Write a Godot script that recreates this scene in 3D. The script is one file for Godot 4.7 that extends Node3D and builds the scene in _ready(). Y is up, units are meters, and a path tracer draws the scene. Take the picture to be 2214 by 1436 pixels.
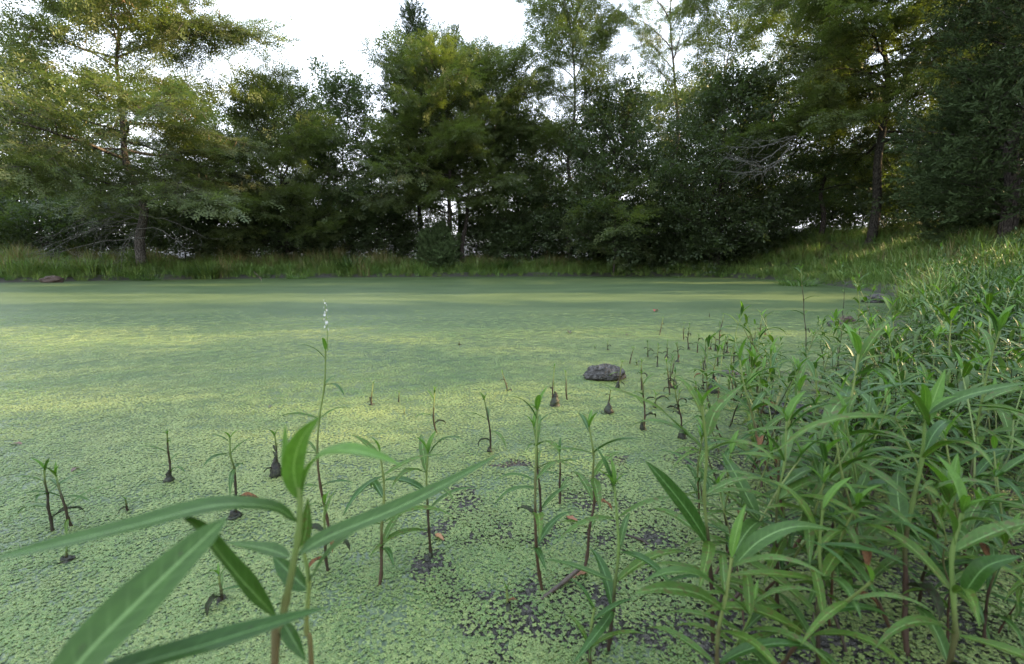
extends Node3D
# A duckweed pond among trees, seen from a muddy bank grown with smartweed.

const F := 1045.0                     # focal length in photograph pixels
const EYE := Vector3(0, 0.6, 0)
const TILT := 0.1454                  # camera looks down by 8.33 degrees

var rng := RandomNumberGenerator.new()
var used := {}
var M := {}
var mud_noise := FastNoiseLite.new()
var patch_noise := FastNoiseLite.new()
var pond := PackedVector2Array()
var leaf_pool := []
var young_pool := []
var dead_pool := []

# ------------------------------------------------------------------ helpers
func ray(px: float, py: float) -> Vector3:
	var u := (px - 1107.0) / F
	var v := (py - 718.0) / F
	return Vector3(u, -(v * cos(TILT) + sin(TILT)), -(cos(TILT) - v * sin(TILT)))

func gp(px: float, py: float, y := 0.0) -> Vector3:      # the point of the level y that a pixel shows
	var r := ray(px, py)
	return EYE + r * ((y - EYE.y) / r.y)

func at(px: float, py: float, depth: float) -> Vector3:   # the point at that depth that a pixel shows
	var r := ray(px, py)
	return EYE + r * (depth / -r.z)

func rr(a: float, b: float) -> float:
	return rng.randf_range(a, b)

func numbered(called: String) -> String:
	if not used.has(called):
		used[called] = 0
		return called
	used[called] += 1
	return "%s_%03d" % [called, used[called]]

func tag(o: Node, label := "", category := "", group := "", kind := "") -> Node:
	if label: o.set_meta("label", label)
	if category: o.set_meta("category", category)
	if group: o.set_meta("group", group)
	if kind: o.set_meta("kind", kind)
	return o

func thing(called: String, label: String, category: String, pos: Vector3, group := "") -> Node3D:
	var o := Node3D.new()
	o.name = numbered(called)
	add_child(o)
	o.position = pos
	tag(o, label, category, group)
	return o

func put(called: String, mesh: Mesh, mat: Material, parent: Node = self) -> MeshInstance3D:
	var o := MeshInstance3D.new()
	o.name = numbered(called) if parent == self else called
	o.mesh = mesh
	o.material_override = mat
	parent.add_child(o, true)
	return o

func scatter(called: String, mesh: Mesh, mat: Material, where: Array, tints: Array, parent: Node = self) -> MultiMeshInstance3D:
	var mm := MultiMesh.new()
	mm.transform_format = MultiMesh.TRANSFORM_3D
	mm.use_colors = true
	mm.mesh = mesh
	mm.instance_count = where.size()
	for i in where.size():
		mm.set_instance_transform(i, where[i])
		mm.set_instance_color(i, tints[i])
	var o := MultiMeshInstance3D.new()
	o.name = numbered(called) if parent == self else called
	o.multimesh = mm
	o.material_override = mat
	parent.add_child(o, true)
	return o

class Shape:
	var v := PackedVector3Array()
	var n := PackedVector3Array()
	var c := PackedColorArray()
	var t := PackedVector2Array()
	var i := PackedInt32Array()

	func quad(a: Vector3, b: Vector3, p: Vector3, q: Vector3, col := Color.WHITE) -> void:
		var k := v.size()
		v.append_array([a, b, p, q])
		for j in 4:
			c.append(col)
			t.append(Vector2.ZERO)
		i.append_array([k, k + 1, k + 2, k, k + 2, k + 3])

	func tri(a: Vector3, b: Vector3, p: Vector3, col := Color.WHITE) -> void:
		var k := v.size()
		v.append_array([a, b, p])
		for j in 3:
			c.append(col)
			t.append(Vector2.ZERO)
		i.append_array([k, k + 1, k + 2])

	# a tapering tube along pts; cols one colour for each point
	func tube(pts: Array, radii: Array, sides: int, cols: Array) -> void:
		var tan0: Vector3 = (pts[1] - pts[0]).normalized()
		var x := tan0.cross(Vector3(0.31, 0.2, 0.93)).normalized()
		var first := v.size()
		for k in pts.size():
			var tn: Vector3 = (pts[mini(k + 1, pts.size() - 1)] - pts[maxi(k - 1, 0)]).normalized()
			x = (x - tn * x.dot(tn)).normalized()
			var y := tn.cross(x)
			for s in sides:
				var a := TAU * s / sides
				var dir := x * cos(a) + y * sin(a)
				v.append(pts[k] + dir * radii[k])
				n.append(dir)
				c.append(cols[k])
				t.append(Vector2(float(s) / sides, float(k)))
		for k in pts.size() - 1:
			for s in sides:
				var a := first + k * sides + s
				var b := first + k * sides + (s + 1) % sides
				i.append_array([a, b + sides, b, a, a + sides, b + sides])

	# a leaf blade along pts: lance-shaped, folded at the midrib, wavy at the edge
	func blade(pts: Array, width: float, up: Vector3, fold: float, wave: float, phase: float) -> void:
		var first := v.size()
		var m := pts.size()
		for k in m:
			var f := float(k) / (m - 1)
			var tn: Vector3 = (pts[mini(k + 1, m - 1)] - pts[maxi(k - 1, 0)]).normalized()
			var side := tn.cross(up)
			side = side.normalized() if side.length() > 0.01 else tn.cross(Vector3(0.9, 0.1, 0.3)).normalized()
			var nr := side.cross(tn)
			var w := width * 0.5 * (pow(sin(PI * pow(f, 0.72)), 0.85) if f > 0.0 and f < 1.0 else 0.0)
			w = maxf(w, width * (0.05 if f < 0.5 else 0.004))
			for s in 5:
				var e := s * 0.5 - 1.0
				var lift := fold * w * absf(e) + wave * w * sin(f * 17.0 + phase + e * 1.3) * absf(e)
				v.append(pts[k] + side * (w * e) + nr * lift)
				c.append(Color.WHITE)
				t.append(Vector2(0.5 + 0.5 * e, f))
		for k in m - 1:
			for s in 4:
				var a := first + k * 5 + s
				i.append_array([a, a + 6, a + 1, a, a + 5, a + 6])

	func smooth() -> void:
		n.resize(v.size())
		n.fill(Vector3.ZERO)
		for k in range(0, i.size(), 3):
			var a := i[k]; var b := i[k + 1]; var p := i[k + 2]
			var fn := (v[p] - v[a]).cross(v[b] - v[a])
			n[a] += fn; n[b] += fn; n[p] += fn
		for k in n.size():
			n[k] = n[k].normalized() if n[k].length() > 1e-12 else Vector3.UP

	func flat_normals() -> void:                          # every face has its own corners
		n.resize(v.size())
		for k in range(0, i.size(), 3):
			var fn := (v[i[k + 2]] - v[i[k]]).cross(v[i[k + 1]] - v[i[k]]).normalized()
			n[i[k]] = fn; n[i[k + 1]] = fn; n[i[k + 2]] = fn

	func mesh() -> ArrayMesh:
		var a := []
		a.resize(Mesh.ARRAY_MAX)
		a[Mesh.ARRAY_VERTEX] = v
		if n.size() == v.size(): a[Mesh.ARRAY_NORMAL] = n
		if c.size() == v.size(): a[Mesh.ARRAY_COLOR] = c
		if t.size() == v.size(): a[Mesh.ARRAY_TEX_UV] = t
		a[Mesh.ARRAY_INDEX] = i
		var m := ArrayMesh.new()
		m.add_surface_from_arrays(Mesh.PRIMITIVE_TRIANGLES, a)
		return m

func spline(ctrl: Array, m: int) -> Array:                # a smooth line of m points through the control points
	var out := []
	var k := ctrl.size()
	for j in m:
		var f := float(j) / (m - 1) * (k - 1)
		var s := mini(int(f), k - 2)
		var a: Vector3 = ctrl[s]
		var b: Vector3 = ctrl[s + 1]
		var p: Vector3 = ctrl[s - 1] if s > 0 else a * 2.0 - b
		var q: Vector3 = ctrl[s + 2] if s + 2 < k else b * 2.0 - a
		out.append(a.cubic_interpolate(b, p, q, f - s))
	return out

func std(color: Color, rough := 0.8, specular := 0.5) -> StandardMaterial3D:   # color is a linear base colour
	var m := StandardMaterial3D.new()
	m.albedo_color = color.linear_to_srgb()
	m.roughness = rough
	m.metallic_specular = specular
	return m

func noise_tex(freq: float, size: int, octaves: int, sd: int, lo: Color, hi: Color, as_normal := false) -> NoiseTexture2D:
	var f := FastNoiseLite.new()
	f.noise_type = FastNoiseLite.TYPE_SIMPLEX_SMOOTH
	f.frequency = freq
	f.fractal_octaves = octaves
	f.seed = sd
	var t := NoiseTexture2D.new()
	t.width = size
	t.height = size
	t.seamless = true
	t.noise = f
	if as_normal:
		t.as_normal_map = true
		t.bump_strength = 6.0
	else:
		var g := Gradient.new()
		g.offsets = PackedFloat32Array([0.2, 0.8])
		g.colors = PackedColorArray([lo, hi])
		t.color_ramp = g
	return t

# ------------------------------------------------------------------ materials
func leaf_texture(base: Color, rib: Color, blotch: Color, blotches: float, sd: int) -> ImageTexture:
	var w := 96
	var h := 384
	var im := Image.create(w, h, false, Image.FORMAT_RGB8)
	var f := FastNoiseLite.new()
	f.seed = sd
	f.frequency = 0.03
	f.fractal_octaves = 4
	var g := FastNoiseLite.new()
	g.seed = sd + 5
	g.frequency = 0.022
	for y in h:
		for x in w:
			var e := absf((x + 0.5) / w * 2.0 - 1.0)
			var along := float(y) / h
			var col := base * (1.0 + 0.28 * f.get_noise_2d(x, y * 0.5))
			var vein := fposmod(along * 15.0 - e * 1.1, 1.0)
			var line := 1.0 - smoothstep(0.0, 0.16, minf(vein, 1.0 - vein))
			col = col.lerp(rib, 0.16 * line * (1.0 - e))
			col = col.lerp(rib, (1.0 - smoothstep(0.025, 0.10, e)) * 0.8)
			var bl := smoothstep(0.62 - blotches, 0.72 - blotches, g.get_noise_2d(x * 1.2, y) * 0.5 + 0.5)
			col = col.lerp(blotch, bl * 0.75)
			col.a = 1.0
			im.set_pixel(x, y, col.linear_to_srgb())
	return ImageTexture.create_from_image(im)

func leaf_material(tex: Texture2D, tint: Color, rough: float, back: Color) -> StandardMaterial3D:
	var m := std(tint, rough, 0.34)
	m.albedo_texture = tex
	m.backlight_enabled = true
	m.backlight = back
	m.cull_mode = BaseMaterial3D.CULL_DISABLED
	return m

func foliage_material(rough: float, back: Color) -> StandardMaterial3D:
	var m := std(Color.WHITE, rough, 0.5)
	m.vertex_color_use_as_albedo = true
	m.backlight_enabled = true
	m.backlight = back
	m.cull_mode = BaseMaterial3D.CULL_DISABLED
	return m

func make_materials() -> void:
	var t_a := leaf_texture(Color(0.050, 0.104, 0.020), Color(0.22, 0.34, 0.12), Color(0.06, 0.05, 0.03), -0.12, 3)
	var t_b := leaf_texture(Color(0.066, 0.128, 0.022), Color(0.25, 0.38, 0.13), Color(0.10, 0.08, 0.03), 0.03, 11)
	var t_y := leaf_texture(Color(0.105, 0.21, 0.035), Color(0.26, 0.40, 0.12), Color(0.12, 0.24, 0.05), 0.0, 7)
	var t_d := leaf_texture(Color(0.16, 0.075, 0.03), Color(0.22, 0.12, 0.05), Color(0.05, 0.03, 0.015), 0.12, 19)
	var t_w := leaf_texture(Color(0.028, 0.04, 0.014), Color(0.07, 0.06, 0.03), Color(0.03, 0.02, 0.012), 0.1, 23)
	M.withered = leaf_material(t_w, Color.WHITE, 0.6, Color(0.3, 0.3, 0.1))
	var back := Color(0.62, 0.75, 0.35)
	M.leaves = [leaf_material(t_a, Color.WHITE, 0.38, back), leaf_material(t_b, Color.WHITE, 0.42, back), leaf_material(t_a, Color(0.75, 0.85, 0.85), 0.32, back), leaf_material(t_b, Color(1.15, 1.05, 0.75).clamp(), 0.42, back)]
	M.young = leaf_material(t_y, Color.WHITE, 0.4, Color(0.75, 0.85, 0.35))
	M.dead = leaf_material(t_d, Color.WHITE, 0.75, Color(0.4, 0.25, 0.1))
	M.stem = std(Color.WHITE, 0.5)
	M.stem.vertex_color_use_as_albedo = true
	M.algae = std(Color.WHITE, 0.6)
	M.algae.vertex_color_use_as_albedo = true
	M.algae.albedo_texture = noise_tex(0.04, 256, 4, 8, Color(0.25, 0.25, 0.25), Color(1, 1, 1))
	M.algae.uv1_triplanar = true
	M.algae.uv1_scale = Vector3(14, 14, 14)
	M.flower = std(Color(0.62, 0.62, 0.60), 0.6)
	M.grass = foliage_material(0.5, Color(0.6, 0.7, 0.3))
	M.crown = foliage_material(0.5, Color(0.8, 0.9, 0.35))
	M.needles = foliage_material(0.6, Color(0.2, 0.25, 0.1))
	M.pods = foliage_material(0.6, Color(0.3, 0.25, 0.1))
	M.frond = foliage_material(0.42, Color(0.4, 0.5, 0.15))
	M.bark = std(Color.WHITE, 0.9, 0.3)
	M.bark.vertex_color_use_as_albedo = true
	M.bark.albedo_texture = noise_tex(0.03, 512, 5, 21, Color(0.35, 0.34, 0.33), Color(1, 1, 1))
	M.bark.uv1_triplanar = true
	M.bark.uv1_scale = Vector3(1.5, 0.5, 1.5)
	M.rock = std(Color(0.16, 0.15, 0.14), 0.7)
	M.rock.albedo_texture = noise_tex(0.02, 512, 6, 33, Color(0.35, 0.33, 0.3), Color(1, 1, 1))
	M.rock.uv1_triplanar = true
	M.rock.uv1_scale = Vector3(4, 4, 4)
	M.rock.heightmap_enabled = true
	M.rock.heightmap_texture = noise_tex(0.03, 512, 6, 34, Color.BLACK, Color.WHITE)
	M.rock.heightmap_scale = 1.2
	M.brick_rock = M.rock.duplicate()
	M.brick_rock.albedo_color = Color(0.19, 0.12, 0.085).linear_to_srgb()
	M.ground = std(Color.WHITE, 0.34)
	M.ground.vertex_color_use_as_albedo = true
	M.ground.albedo_texture = noise_tex(0.02, 1024, 6, 41, Color(0.45, 0.45, 0.45), Color(1, 1, 1))
	M.ground.uv1_triplanar = true
	M.ground.uv1_world_triplanar = true
	M.ground.uv1_scale = Vector3(2.2, 2.2, 2.2)
	M.ground.heightmap_enabled = true
	M.ground.heightmap_texture = noise_tex(0.035, 1024, 6, 42, Color.BLACK, Color.WHITE)
	M.ground.heightmap_scale = 1.5
	M.water = pond_material()

func pond_material() -> StandardMaterial3D:
	# green scum of tiny plants with larger fronds floating in it; one tile is 1.6 m
	var s := 1024
	var f := FastNoiseLite.new()
	f.seed = 77
	f.frequency = 0.12
	f.fractal_octaves = 3
	var low := f.get_seamless_image(s, s)
	var im := Image.create(s, s, false, Image.FORMAT_RGB8)
	var scum := Color(0.092, 0.134, 0.054)
	var dark := Color(0.032, 0.055, 0.024)
	for y in s:
		for x in s:
			var k := low.get_pixel(x, y).r
			im.set_pixel(x, y, dark.lerp(scum, smoothstep(0.15, 0.65, k)).linear_to_srgb())
	var hm := Image.create(s, s, false, Image.FORMAT_L8)
	hm.fill(Color(0.2, 0.2, 0.2))
	for k in 52000:
		var cx := rng.randi_range(0, s - 1)
		var cy := rng.randi_range(0, s - 1)
		var a := rr(0, PI)
		var col := Color(0.16, 0.23, 0.062).lerp(Color(0.26, 0.29, 0.086), rng.randf()) * rr(0.8, 1.1)
		col.a = 1.0
		col = col.linear_to_srgb()
		var dx := int(round(cos(a) * 1.4))
		var dy := int(round(sin(a) * 1.4))
		for o in [[0, 0], [1, 0], [0, 1], [dx, dy], [-dx, -dy]]:
			im.set_pixel(posmod(cx + o[0], s), posmod(cy + o[1], s), col)
			hm.set_pixel(posmod(cx + o[0], s), posmod(cy + o[1], s), Color(0.8, 0.8, 0.8))
	var m := std(Color.WHITE, 0.38, 0.52)
	m.albedo_texture = ImageTexture.create_from_image(im)
	m.uv1_scale = Vector3(1.0 / 1.6, 1.0 / 1.6, 1)
	m.heightmap_enabled = true
	m.heightmap_texture = ImageTexture.create_from_image(hm)
	m.heightmap_scale = 0.12
	m.detail_enabled = true
	m.detail_blend_mode = BaseMaterial3D.BLEND_MODE_MUL
	m.detail_uv_layer = BaseMaterial3D.DETAIL_UV_2
	m.detail_albedo = noise_tex(0.012, 1024, 5, 91, Color(0.80, 0.85, 0.84), Color(1, 1, 1))
	m.uv2_scale = Vector3(1.0 / 31.0, 1.0 / 13.0, 1)
	return m

# ------------------------------------------------------------------ terrain
func pond_sd(x: float, d: float) -> float:                # distance to the shoreline, negative in the pond
	var p := Vector2(x, d)
	var best := 1e9
	var inside := false
	var k := pond.size()
	for i in k:
		var a := pond[i]
		var b := pond[(i + 1) % k]
		var ab := b - a
		var q := a + ab * clampf((p - a).dot(ab) / ab.length_squared(), 0.0, 1.0)
		best = minf(best, p.distance_squared_to(q))
		if (a.y > d) != (b.y > d) and x < (b.x - a.x) * (d - a.y) / (b.y - a.y) + a.x:
			inside = not inside
	return -sqrt(best) if inside else sqrt(best)

func ground_y(x: float, d: float) -> float:
	var s := pond_sd(x, d)
	var far := smoothstep(4.5, 10.0, Vector2(x, d).length())
	var right := smoothstep(4.0, 9.0, x) * smoothstep(6.0, 12.0, d)
	var n := mud_noise.get_noise_2d(x * 9.0, d * 9.0)
	var n2 := mud_noise.get_noise_2d(x * 0.7 + 50.0, d * 0.7)
	if s < 0.0:
		var bed := -0.35 * (1.0 - exp(s * 0.9))
		var soft := -0.012 - 0.3 * smoothstep(0.2, 3.0, -s) + 0.014 * n
		return lerpf(soft, bed - 0.01, far)
	var near_h := -0.004 + 0.02 * s + 0.13 * maxf(0.0, s - 0.7) + 0.014 * n
	near_h = minf(near_h, 0.5 + 0.03 * s)
	var far_h := 0.16 * smoothstep(0.0, 0.35, s) + 0.5 * smoothstep(0.3, 4.0, s) + 0.02 * s * smoothstep(2.0, 6.0, s) + 0.10 * n2 * smoothstep(0.3, 3.0, s) + right * (1.3 * smoothstep(0.3, 7.0, s)) + 1.6 * smoothstep(30.0, 62.0, Vector2(x, d).length())
	return lerpf(near_h, far_h, far)

func make_ground() -> void:
	var ds := [-60.0, -25.0, -10.0, -5.0, -3.0, -2.0, -1.2, -0.7, -0.3, 0.0, 0.15, 0.28]
	var d := 0.4
	while d < 140.0:
		ds.append(d)
		d *= 1.024
	var xs := []
	for k in range(-130, 131):
		xs.append(0.55 * sinh(k * 0.0445))
	var g := Shape.new()
	var mud := Color(0.145, 0.132, 0.112)
	var turf := Color(0.10, 0.105, 0.04)
	var litter := Color(0.085, 0.06, 0.035)
	for dd in ds:
		for xx in xs:
			var s := pond_sd(xx, dd)
			g.v.append(Vector3(xx, ground_y(xx, dd), -dd))
			var wet := 1.0 - smoothstep(0.6, 2.2, s + mud_noise.get_noise_2d(xx * 3.0, dd * 3.0))
			var wood := smoothstep(2.5, 5.0, s + 2.0 * mud_noise.get_noise_2d(xx, dd)) * smoothstep(6.0, 10.0, dd)
			g.c.append(turf.lerp(litter, wood).lerp(mud, wet))
	var w := xs.size()
	for r in ds.size() - 1:
		for q in w - 1:
			var a := r * w + q
			g.i.append_array([a, a + w, a + w + 1, a, a + w + 1, a + 1])
	g.smooth()
	tag(put("ground", g.mesh(), M.ground), "grey mud flat and grassy banks around the pond", "ground", "", "structure")
	var wt := Shape.new()
	var lo := Vector2(-34, -3)
	var hi := Vector2(14, 24)
	for k in [[lo.x, lo.y], [lo.x, hi.y], [hi.x, hi.y], [hi.x, lo.y]]:
		wt.v.append(Vector3(k[0], 0.0, -k[1]))
		wt.n.append(Vector3.UP)
		wt.t.append(Vector2(k[0], k[1]))
	wt.i.append_array([0, 1, 2, 0, 2, 3])
	var m := wt.mesh()
	var arr := m.surface_get_arrays(0)
	arr[Mesh.ARRAY_TEX_UV2] = arr[Mesh.ARRAY_TEX_UV]
	var m2 := ArrayMesh.new()
	m2.add_surface_from_arrays(Mesh.PRIMITIVE_TRIANGLES, arr)
	tag(put("water", m2, M.water), "still pond water under a green scum of duckweed", "water", "", "structure")

# ------------------------------------------------------------------ duckweed
func make_duckweed() -> void:
	var s := Shape.new()
	var r := RandomNumberGenerator.new()
	r.seed = 5
	for k in 11:
		var c := Vector3(r.randf_range(-0.022, 0.022), r.randf_range(0.0, 0.0012), r.randf_range(-0.022, 0.022))
		var a0 := r.randf() * TAU
		for lobe in r.randi_range(2, 3):
			var a := a0 + lobe * 2.2
			var mid := c + Vector3(cos(a), 0, sin(a)) * 0.0017
			var tilt := Basis(Vector3(r.randf_range(-1, 1), 0, r.randf_range(-1, 1)).normalized(), r.randf_range(0.0, 0.3))
			var tone := r.randf_range(0.75, 1.2)
			var col := Color(tone, tone * r.randf_range(0.95, 1.05), tone)
			var ring := []
			for j in 7:
				var b := TAU * j / 7.0
				var p := Vector3(cos(b) * 0.0022, 0.0, sin(b) * 0.0016).rotated(Vector3.UP, -a)
				ring.append(mid + tilt * p)
			for j in 7:
				s.tri(mid + Vector3(0, 0.0007, 0), ring[(j + 1) % 7], ring[j], col)
	var where := []
	var tints := []
	var tries := 260000
	for k in tries:
		# even over the ground in view, thinning with distance
		var d := 0.5 + 6.0 * pow(rng.randf(), 1.35)
		var x := rr(-1.0, 1.0) * (1.12 * d + 0.7)
		if rng.randf() > (1.12 * d + 0.7) / (1.12 * 6.5 + 0.7) * pow(0.5 / d, 0.5) * 1.9 * (1.0 - smoothstep(2.5, 6.5, d)):
			continue
		if x > 0 and pond_sd(x, d) > rr(0.6, 1.9):
			continue
		var open := patch_noise.get_noise_2d(x * 1.0, d * 1.0) * 0.5 + 0.5
		var fine := patch_noise.get_noise_2d(x * 9.0 + 30.0, d * 9.0) * 0.5 + 0.5
		var keep := lerpf(smoothstep(0.2, 0.56, open * 0.5 + fine * 0.5), 0.8, smoothstep(1.2, 3.0, d))
		if x > -0.25 and d < 1.7:
			keep *= lerpf(0.6, 1.0, smoothstep(0.38, 0.62, patch_noise.get_noise_2d(x * 2.2 + 7.0, d * 2.2) * 0.5 + 0.5))
		if rng.randf() > keep:
			continue
		var y := maxf(0.0, ground_y(x, d) + 0.001) + rr(0.0004, 0.0016)
		var sc := rr(0.8, 1.2) * (1.0 + 0.10 * d)
		var b := Basis(Vector3.UP, rng.randf() * TAU).scaled(Vector3(sc, sc, sc))
		where.append(Transform3D(b, Vector3(x, y, -d)))
		var t := Color(0.11, 0.18, 0.045).lerp(Color(0.24, 0.28, 0.085), clampf(rng.randf() * 0.7 + (open - 0.4), 0, 1)) * rr(0.8, 1.15)
		t.a = 1.0
		tints.append(t)
	print("duckweed clumps ", where.size())
	tag(scatter("duckweed", s.mesh(), M.frond, where, tints), "small pale green duckweed fronds floating on the near water", "duckweed", "", "stuff")

# ------------------------------------------------------------------ grass
func grass_tuft(blades: int, spread: float, sd: int, width: float, droop: float) -> ArrayMesh:
	var r := RandomNumberGenerator.new()
	r.seed = sd
	var s := Shape.new()
	for k in blades:
		var a := r.randf() * TAU
		var q := r.randf()
		var foot := Vector3(cos(a), 0, sin(a)) * spread * sqrt(q)
		var out := Vector3(cos(a + r.randf_range(-0.9, 0.9)), 0, sin(a + r.randf_range(-0.9, 0.9)))
		var len := r.randf_range(0.55, 1.0)
		var bend := r.randf_range(0.15, 1.0) * droop
		var side := out.cross(Vector3.UP).rotated(Vector3.UP, r.randf_range(-0.7, 0.7)) * width * r.randf_range(0.7, 1.2)
		var tone := r.randf_range(0.7, 1.25)
		var col := Color(tone * r.randf_range(0.9, 1.15), tone, tone * 0.9)
		var prev := foot
		var pw := side
		for j in 4:
			var f := (j + 1) / 4.0
			var p := foot + out * (len * bend * f * f) + Vector3.UP * len * (f - 0.45 * bend * f * f * f)
			var w := side * (1.0 - f * f)
			if j < 3:
				s.quad(prev - pw, prev + pw, p + w, p - w, col)
			else:
				s.tri(prev - pw, prev + pw, p, col)
			prev = p
			pw = w
	return s.mesh()

func make_grass() -> void:
	var lush := grass_tuft(34, 0.22, 3, 0.012, 0.75)
	var where := []
	var tints := []
	var dry_where := []
	var dry_tints := []
	for k in 60000:
		var x := rr(-34.0, 22.0)
		var d := rr(5.0, 31.0)
		if absf(x) > 1.1 * d + 3.0:
			continue
		var s := pond_sd(x, d)
		if s < 0.03 or s > 6.5:
			continue
		var right := smoothstep(3.0, 8.0, x)
		if rng.randf() > lerpf(1.0 - smoothstep(2.0, 4.2, s) * 0.85, 1.0 - smoothstep(4.5, 6.5, s) * 0.8, right):
			continue
		var pn := patch_noise.get_noise_2d(x * 0.5, d * 0.5)
		var h := rr(0.22, 0.66) * (1.0 + 0.9 * pn) * (0.75 + 0.4 * smoothstep(0.0, 0.8, s)) * lerpf(0.9, 0.68, right)
		var b := Basis(Vector3.UP, rng.randf() * TAU) * Basis(Vector3(rr(-1, 1), 0, rr(-1, 1)).normalized(), rr(0, 0.2))
		var tr := Transform3D(b.scaled(Vector3(h * 1.25, h, h * 1.25)), Vector3(x, ground_y(x, d) - 0.02, -d))
		var straw := smoothstep(1.0, 2.6, s + 2.6 * pn + rr(-0.8, 0.8))
		if rng.randf() < straw * lerpf(0.6, 0.25, right):
			tr = tr.scaled_local(Vector3(1, 1.1 + 0.4 * maxf(0.0, pn) * (1.0 - right), 1))
			dry_where.append(tr)
			var t2 := Color(0.26, 0.20, 0.09).lerp(Color(0.17, 0.18, 0.06), rng.randf()) * rr(0.7, 1.1)
			t2.a = 1.0
			dry_tints.append(t2)
		else:
			where.append(tr)
			var t := Color(0.10, 0.19, 0.04).lerp(Color(0.20, 0.27, 0.065), rng.randf()) * rr(0.7, 1.25)
			t.a = 1.0
			tints.append(t)
	print("grass ", where.size(), " ", dry_where.size())
	tag(scatter("grass", lush, M.grass, where, tints), "long green grass covering the banks around the pond", "grass", "", "stuff")
	tag(scatter("dry_grass", grass_tuft(22, 0.2, 9, 0.007, 0.55), M.grass, dry_where, dry_tints), "straw coloured dry grass on the bank below the trees", "dry grass", "", "stuff")
	# near grass at the frame edge
	where = []
	tints = []
	for k in 500:
		var d := rr(3.6, 7.5)
		var x := d * rr(0.92, 1.3)
		var s := pond_sd(x, d)
		if s < 0.7: continue
		var h := rr(0.3, 0.5)
		where.append(Transform3D(Basis(Vector3.UP, rng.randf() * TAU).scaled(Vector3(h, h, h)), Vector3(x, ground_y(x, d) - 0.02, -d)))
		var t := Color(0.075, 0.15, 0.035) * rr(0.7, 1.15)
		t.a = 1.0
		tints.append(t)
	tag(scatter("bank_grass", grass_tuft(40, 0.25, 14, 0.009, 0.8), M.grass, where, tints), "bright green grass behind the smartweed stand", "grass", "", "stuff")
	# sedge tussocks at the far waterline
	var sedge := grass_tuft(230, 0.34, 27, 0.011, 1.15)
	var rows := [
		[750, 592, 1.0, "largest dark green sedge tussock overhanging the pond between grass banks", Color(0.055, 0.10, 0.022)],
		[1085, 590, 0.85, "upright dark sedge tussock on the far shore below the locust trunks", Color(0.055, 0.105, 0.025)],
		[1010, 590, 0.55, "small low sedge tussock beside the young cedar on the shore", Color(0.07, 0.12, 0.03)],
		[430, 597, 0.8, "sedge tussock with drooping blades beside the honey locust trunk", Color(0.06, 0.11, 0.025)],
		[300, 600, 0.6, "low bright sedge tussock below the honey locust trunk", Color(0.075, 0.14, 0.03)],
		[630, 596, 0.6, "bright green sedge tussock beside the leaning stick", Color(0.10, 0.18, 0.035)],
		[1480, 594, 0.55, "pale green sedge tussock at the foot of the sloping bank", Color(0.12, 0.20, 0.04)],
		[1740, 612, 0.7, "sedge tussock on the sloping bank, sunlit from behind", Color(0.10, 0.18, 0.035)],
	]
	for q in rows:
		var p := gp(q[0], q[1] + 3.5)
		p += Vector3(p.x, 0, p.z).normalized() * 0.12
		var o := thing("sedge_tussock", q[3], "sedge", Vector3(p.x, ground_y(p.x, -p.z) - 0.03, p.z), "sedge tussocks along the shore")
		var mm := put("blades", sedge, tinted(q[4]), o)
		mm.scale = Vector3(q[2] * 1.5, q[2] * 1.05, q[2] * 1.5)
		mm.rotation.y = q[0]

func tinted(c: Color) -> StandardMaterial3D:
	var m := foliage_material(0.5, Color(0.6, 0.7, 0.3))
	m.albedo_color = c.linear_to_srgb()
	return m

# ------------------------------------------------------------------ smartweed
func arc_points(a0: float, a1: float, m: int, curl := 0.0) -> Array:   # unit-length leaf curve along +Z
	var out := [Vector3.ZERO]
	var p := Vector3.ZERO
	for k in range(1, m):
		var f := (k - 0.5) / (m - 1)
		var a := lerpf(a0, a1, f * f * (1.0 - 0.35 * f) / 0.65)
		p += Vector3(sin(curl * f) * cos(a), sin(a), cos(curl * f) * cos(a)) / (m - 1)
		out.append(p)
	return out

func make_pools() -> void:
	for k in 14:
		var s := Shape.new()
		s.blade(arc_points(rr(0.15, 0.85), rr(-1.0, -0.1), 13, rr(-0.4, 0.4)), rr(0.09, 0.145), Vector3.UP, rr(0.15, 0.5), rr(0.02, 0.12), rr(0, 6))
		s.smooth()
		leaf_pool.append(s.mesh())
	for k in 6:
		var s := Shape.new()
		s.blade(arc_points(rr(1.1, 1.4), rr(0.3, 0.95), 11, rr(-0.2, 0.2)), rr(0.16, 0.22), Vector3(0, 0.2, -1), rr(0.4, 0.8), rr(0.0, 0.05), rr(0, 6))
		s.smooth()
		young_pool.append(s.mesh())
	for k in 6:
		var s := Shape.new()
		s.blade(arc_points(rr(0.2, 1.0), rr(-2.0, -1.2), 11, rr(-1.0, 1.0)), rr(0.16, 0.26), Vector3.UP, rr(0.5, 1.1), rr(0.15, 0.35), rr(0, 6))
		s.smooth()
		dead_pool.append(s.mesh())

func add_leaf(parent: Node, mesh: Mesh, mat: Material, pos: Vector3, az: float, len: float, pitch := 0.0, wide := 1.0) -> void:
	var o := put("leaf", mesh, mat, parent)
	o.transform = Transform3D(Basis(Vector3.UP, az) * Basis(Vector3.RIGHT, pitch) * Basis.from_scale(Vector3(len * wide, len, len)), pos)

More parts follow.
